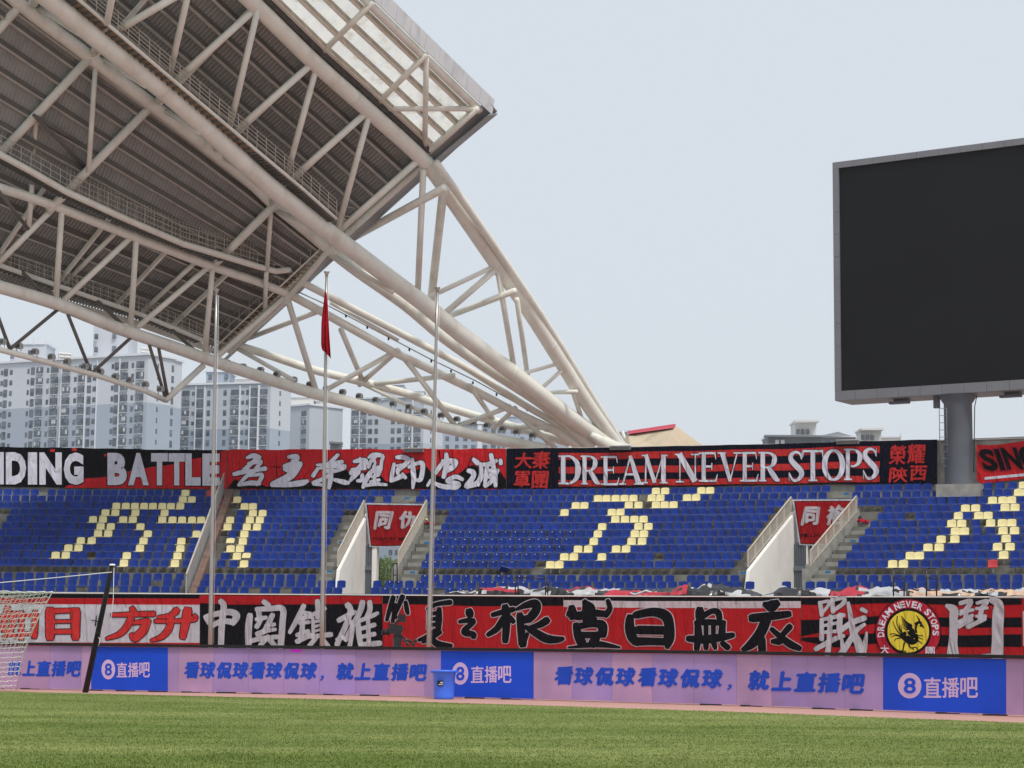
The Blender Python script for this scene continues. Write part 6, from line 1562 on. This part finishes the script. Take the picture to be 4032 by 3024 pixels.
roofbox(b6, 'wall', 2430, 2462, 1703, 1760, 640, M['bldg_dark'], (), 9); roofbox(b6, 'roof_house', 2462, 2476, 1701, 1760, 646, M['bldg_grey'], (), 9)
b7 = thing('distant_building', (90, 600, 0), 'dark grey eaved building on the horizon left of the scoreboard column', 'building')
roofbox(b7, 'wall', 3022, 3366, 1722, 1775, 600, M['bldg_slate2'], (), 12)
for x in (3035, 3060, 3082, 3240, 3275, 3310): 
    p = at(x, 1741, 598.5); mb = MB(); mb.box((p.x, p.y, p.z), (.55, .1, .7), M['bldg_trim'] if x in (3060, 3082) else M['wframe']); mb.build('window', b7)
a, c = at(3010, 1714, 598), at(3236, 1716, 598); mb = MB(); mb.beam(a, c, 3.5, .5, M['bldg_slate2']); mb.build('roof', b7)
a, c = at(3225, 1706, 598), at(3374, 1716, 598); mb = MB(); q = at(3300, 1700, 606); mb.raw([a-Vector((0, 0, .8)), c-Vector((0, 0, .5)), (c.x-3, 610, c.z), (a.x+2, 610, a.z), (q.x, q.y, q.z)], [(0, 1, 4), (1, 2, 4), (2, 3, 4), (3, 0, 4), (0, 3, 2, 1)], M['bldg_slate2']); mb.build('roof', b7)
roofbox(b7, 'tower', 3130, 3212, 1665, 1730, 607, M['bldg_beige'], ((3142, 1700), (3160, 1700), (3180, 1700)), 9)
a, c = at(3125, 1657, 604), at(3220, 1657, 604); mb = MB(); mb.beam(a, c, 6, .6, M['bldg_beige']); mb.build('cornice', b7)
b8 = thing('distant_building', (105, 620, 0), 'beige towered building on the horizon just left of the scoreboard ladder', 'building')
roofbox(b8, 'tower', 3390, 3468, 1696, 1760, 620, M['bldg_beige'], ((3397, 1722), (3416, 1722), (3434, 1722)), 9); a, c = at(3384, 1689, 618), at(3474, 1689, 618); mb = MB(); mb.beam(a, c, 6, .6, M['bldg_beige']); mb.build('cornice', b8)
roofbox(b8, 'wall', 3468, 3545, 1724, 1760, 624, M['bldg_beige'], (), 9); mb = MB(); mb.tube([at(3547, 1728, 622), at(3547, 1705, 622)], .2, M['bldg_trim'], 4); mb.build('antenna', b8)
# sandstone hipped structure at the arch foot
h1 = thing('sandstone_roof', (10, 150, 12), 'sandstone-coloured hipped roof with a red ridge stripe beside the arch foot', 'roof')
Ds = 135
A_, B_q = at(2473, 1704, Ds+5), at(2660, 1676, Ds); F0, F1, R_1, L_1 = at(2484, 1772, Ds-3), at(2606, 1766, Ds-4.5), at(2782, 1766, Ds+2), at(2452, 1745, Ds+4)
dn = Vector((0, 0, -4)); bkv = Vector((2, 9, 0))
mb = MB(); mb.raw([A_, B_q, F1, F0, R_1, L_1, A_+bkv+dn, B_q+bkv+dn, F0+dn, F1+dn, R_1+dn, L_1+dn], [(0, 3, 2, 1), (1, 2, 4), (0, 5, 3), (3, 8, 9, 2), (2, 9, 10, 4), (5, 11, 8, 3), (1, 4, 10, 7), (0, 1, 7, 6), (0, 6, 11, 5)], M['sand']); mb.build('wall', h1)
mb = MB(); off_ = Vector((0, -.06, .03)); mb.raw([A_+off_, B_q+off_, at(2652, 1687, Ds-.9)+off_, at(2472, 1711, Ds+3.6)+off_, A_+off_+Vector((0, .3, .12)), B_q+off_+Vector((0, .3, .12))], [(3, 2, 1, 0), (0, 1, 5, 4)], M['sandred']); mb.build('ridge', h1)
tubepart('finial', [A_+Vector((0, 0, -1)), A_+Vector((-.4, 0, .1))], .12, M['cream'], h1, 6)

# bushes seen through the open gate
def bush(x0, x1, ytop, ybot, D, label, seed):
    random.seed(seed)
    a, c = at(x0, ybot, D), at(x1, ytop, D); cx_ = (a.x+c.x)/2; t = thing('bush', (cx_, D, 0), label, 'bush', 'bushes outside the open gate')
    mb = MB(); W_ = (c.x-a.x)/2; z0, z1 = a.z-1.0, c.z
    for k in range(1500):
        th_, rr, zf_ = random.random()*2*PI, random.random()**.4, random.random()
        x = cx_ + W_*rr*math.cos(th_); y = D + 1.6*rr*math.sin(th_); z = lerp(z0, z1-.35*abs(math.cos(th_*1.5+seed))*rr - .2*math.sin(x*5), zf_)
        s_ = .05+.06*random.random(); d1 = Vector((random.uniform(-1, 1), random.uniform(-1, 1), random.uniform(-.6, .6))).normalized()*s_; d2 = Vector((random.uniform(-1, 1), random.uniform(-1, 1), random.uniform(-1, 1))).normalized()*s_*.6
        p = Vector((x, y, z)); mb.face([p-d1, p+d2, p+d1, p-d2], M['leaf'])
    mb.build('foliage', t)
    mb = MB()
    for q in (-.5, 0, .5): mb.tube([(cx_+q*W_*.4, D, .0), (cx_+q*W_, D, z1-.5)], .04, M['bark'], 5)
    mb.build('stems', t)
bush(1470, 1520, 2205, 2285, 124, 'light green bush behind the open gate, beside the white pillar', 3)
bush(1508, 1572, 2190, 2285, 127, 'light green bush behind the open gate, beside the right stair', 5)
# small items on the stairs
for (px, py, m1, m2, lab) in ((1688, 2044, 'redseat', 'yellow', 'small red and yellow bundle lying at the top of the left gate stairs'), (3392, 2035, 'redseat', 'black', 'dark red cloth bundle lying at the top of the right gate stairs')):
    p = cyl(px, py+10, 139.2); t = thing('bundle', p, lab, 'bundle')
    for q, (mm, dx, dz, r_) in enumerate(((m1, 0, -.05, .20), (m2, -.13, .06, .09), (m1, .25, -.10, .15))):
        mb = MB(); lathe(mb, p+Vector((dx, 0, dz)), [(.001, -r_*.5), (r_*.9, -r_*.45), (r_*1.1, -r_*.2), (r_*.6, r_*.25), (.001, r_*.45)], M[mm] if mm != 'redseat' else M['c_crimson'], 9)
        mb.v = [(x+.14*mnoise.noise(Vector((x*5, y*5, z*5))), y, z+.16*mnoise.noise(Vector((y*7, x*8, z*6)))) for x, y, z in mb.v]; mb.build('cloth', t, smooth=True)

# ------------------------------------------------------------------ the hazy air
hz = MB(); hz.box((40, 500, 100), (1500, 1300, 101.2), None)
me = bpy.data.meshes.new('haze'); me.from_pydata(hz.v, [], hz.f)
hm = bpy.data.materials.new('haze_air'); hm.use_nodes = True; hn = hm.node_tree.nodes; hn.clear()
pv = hn.new('ShaderNodeVolumePrincipled'); pv.inputs['Color'].default_value = (.90, .94, 1.0, 1); pv.inputs['Density'].default_value = .00013; pv.inputs['Anisotropy'].default_value = .2
ho = hn.new('ShaderNodeOutputMaterial'); hm.node_tree.links.new(pv.outputs[0], ho.inputs['Volume']); me.materials.append(hm)
o = bpy.data.objects.new('haze', me); COL.objects.link(o); o['kind'] = 'stuff'; o['label'] = 'thin pale haze in the air over the stadium and city'
S.cycles.volume_bounces = 1
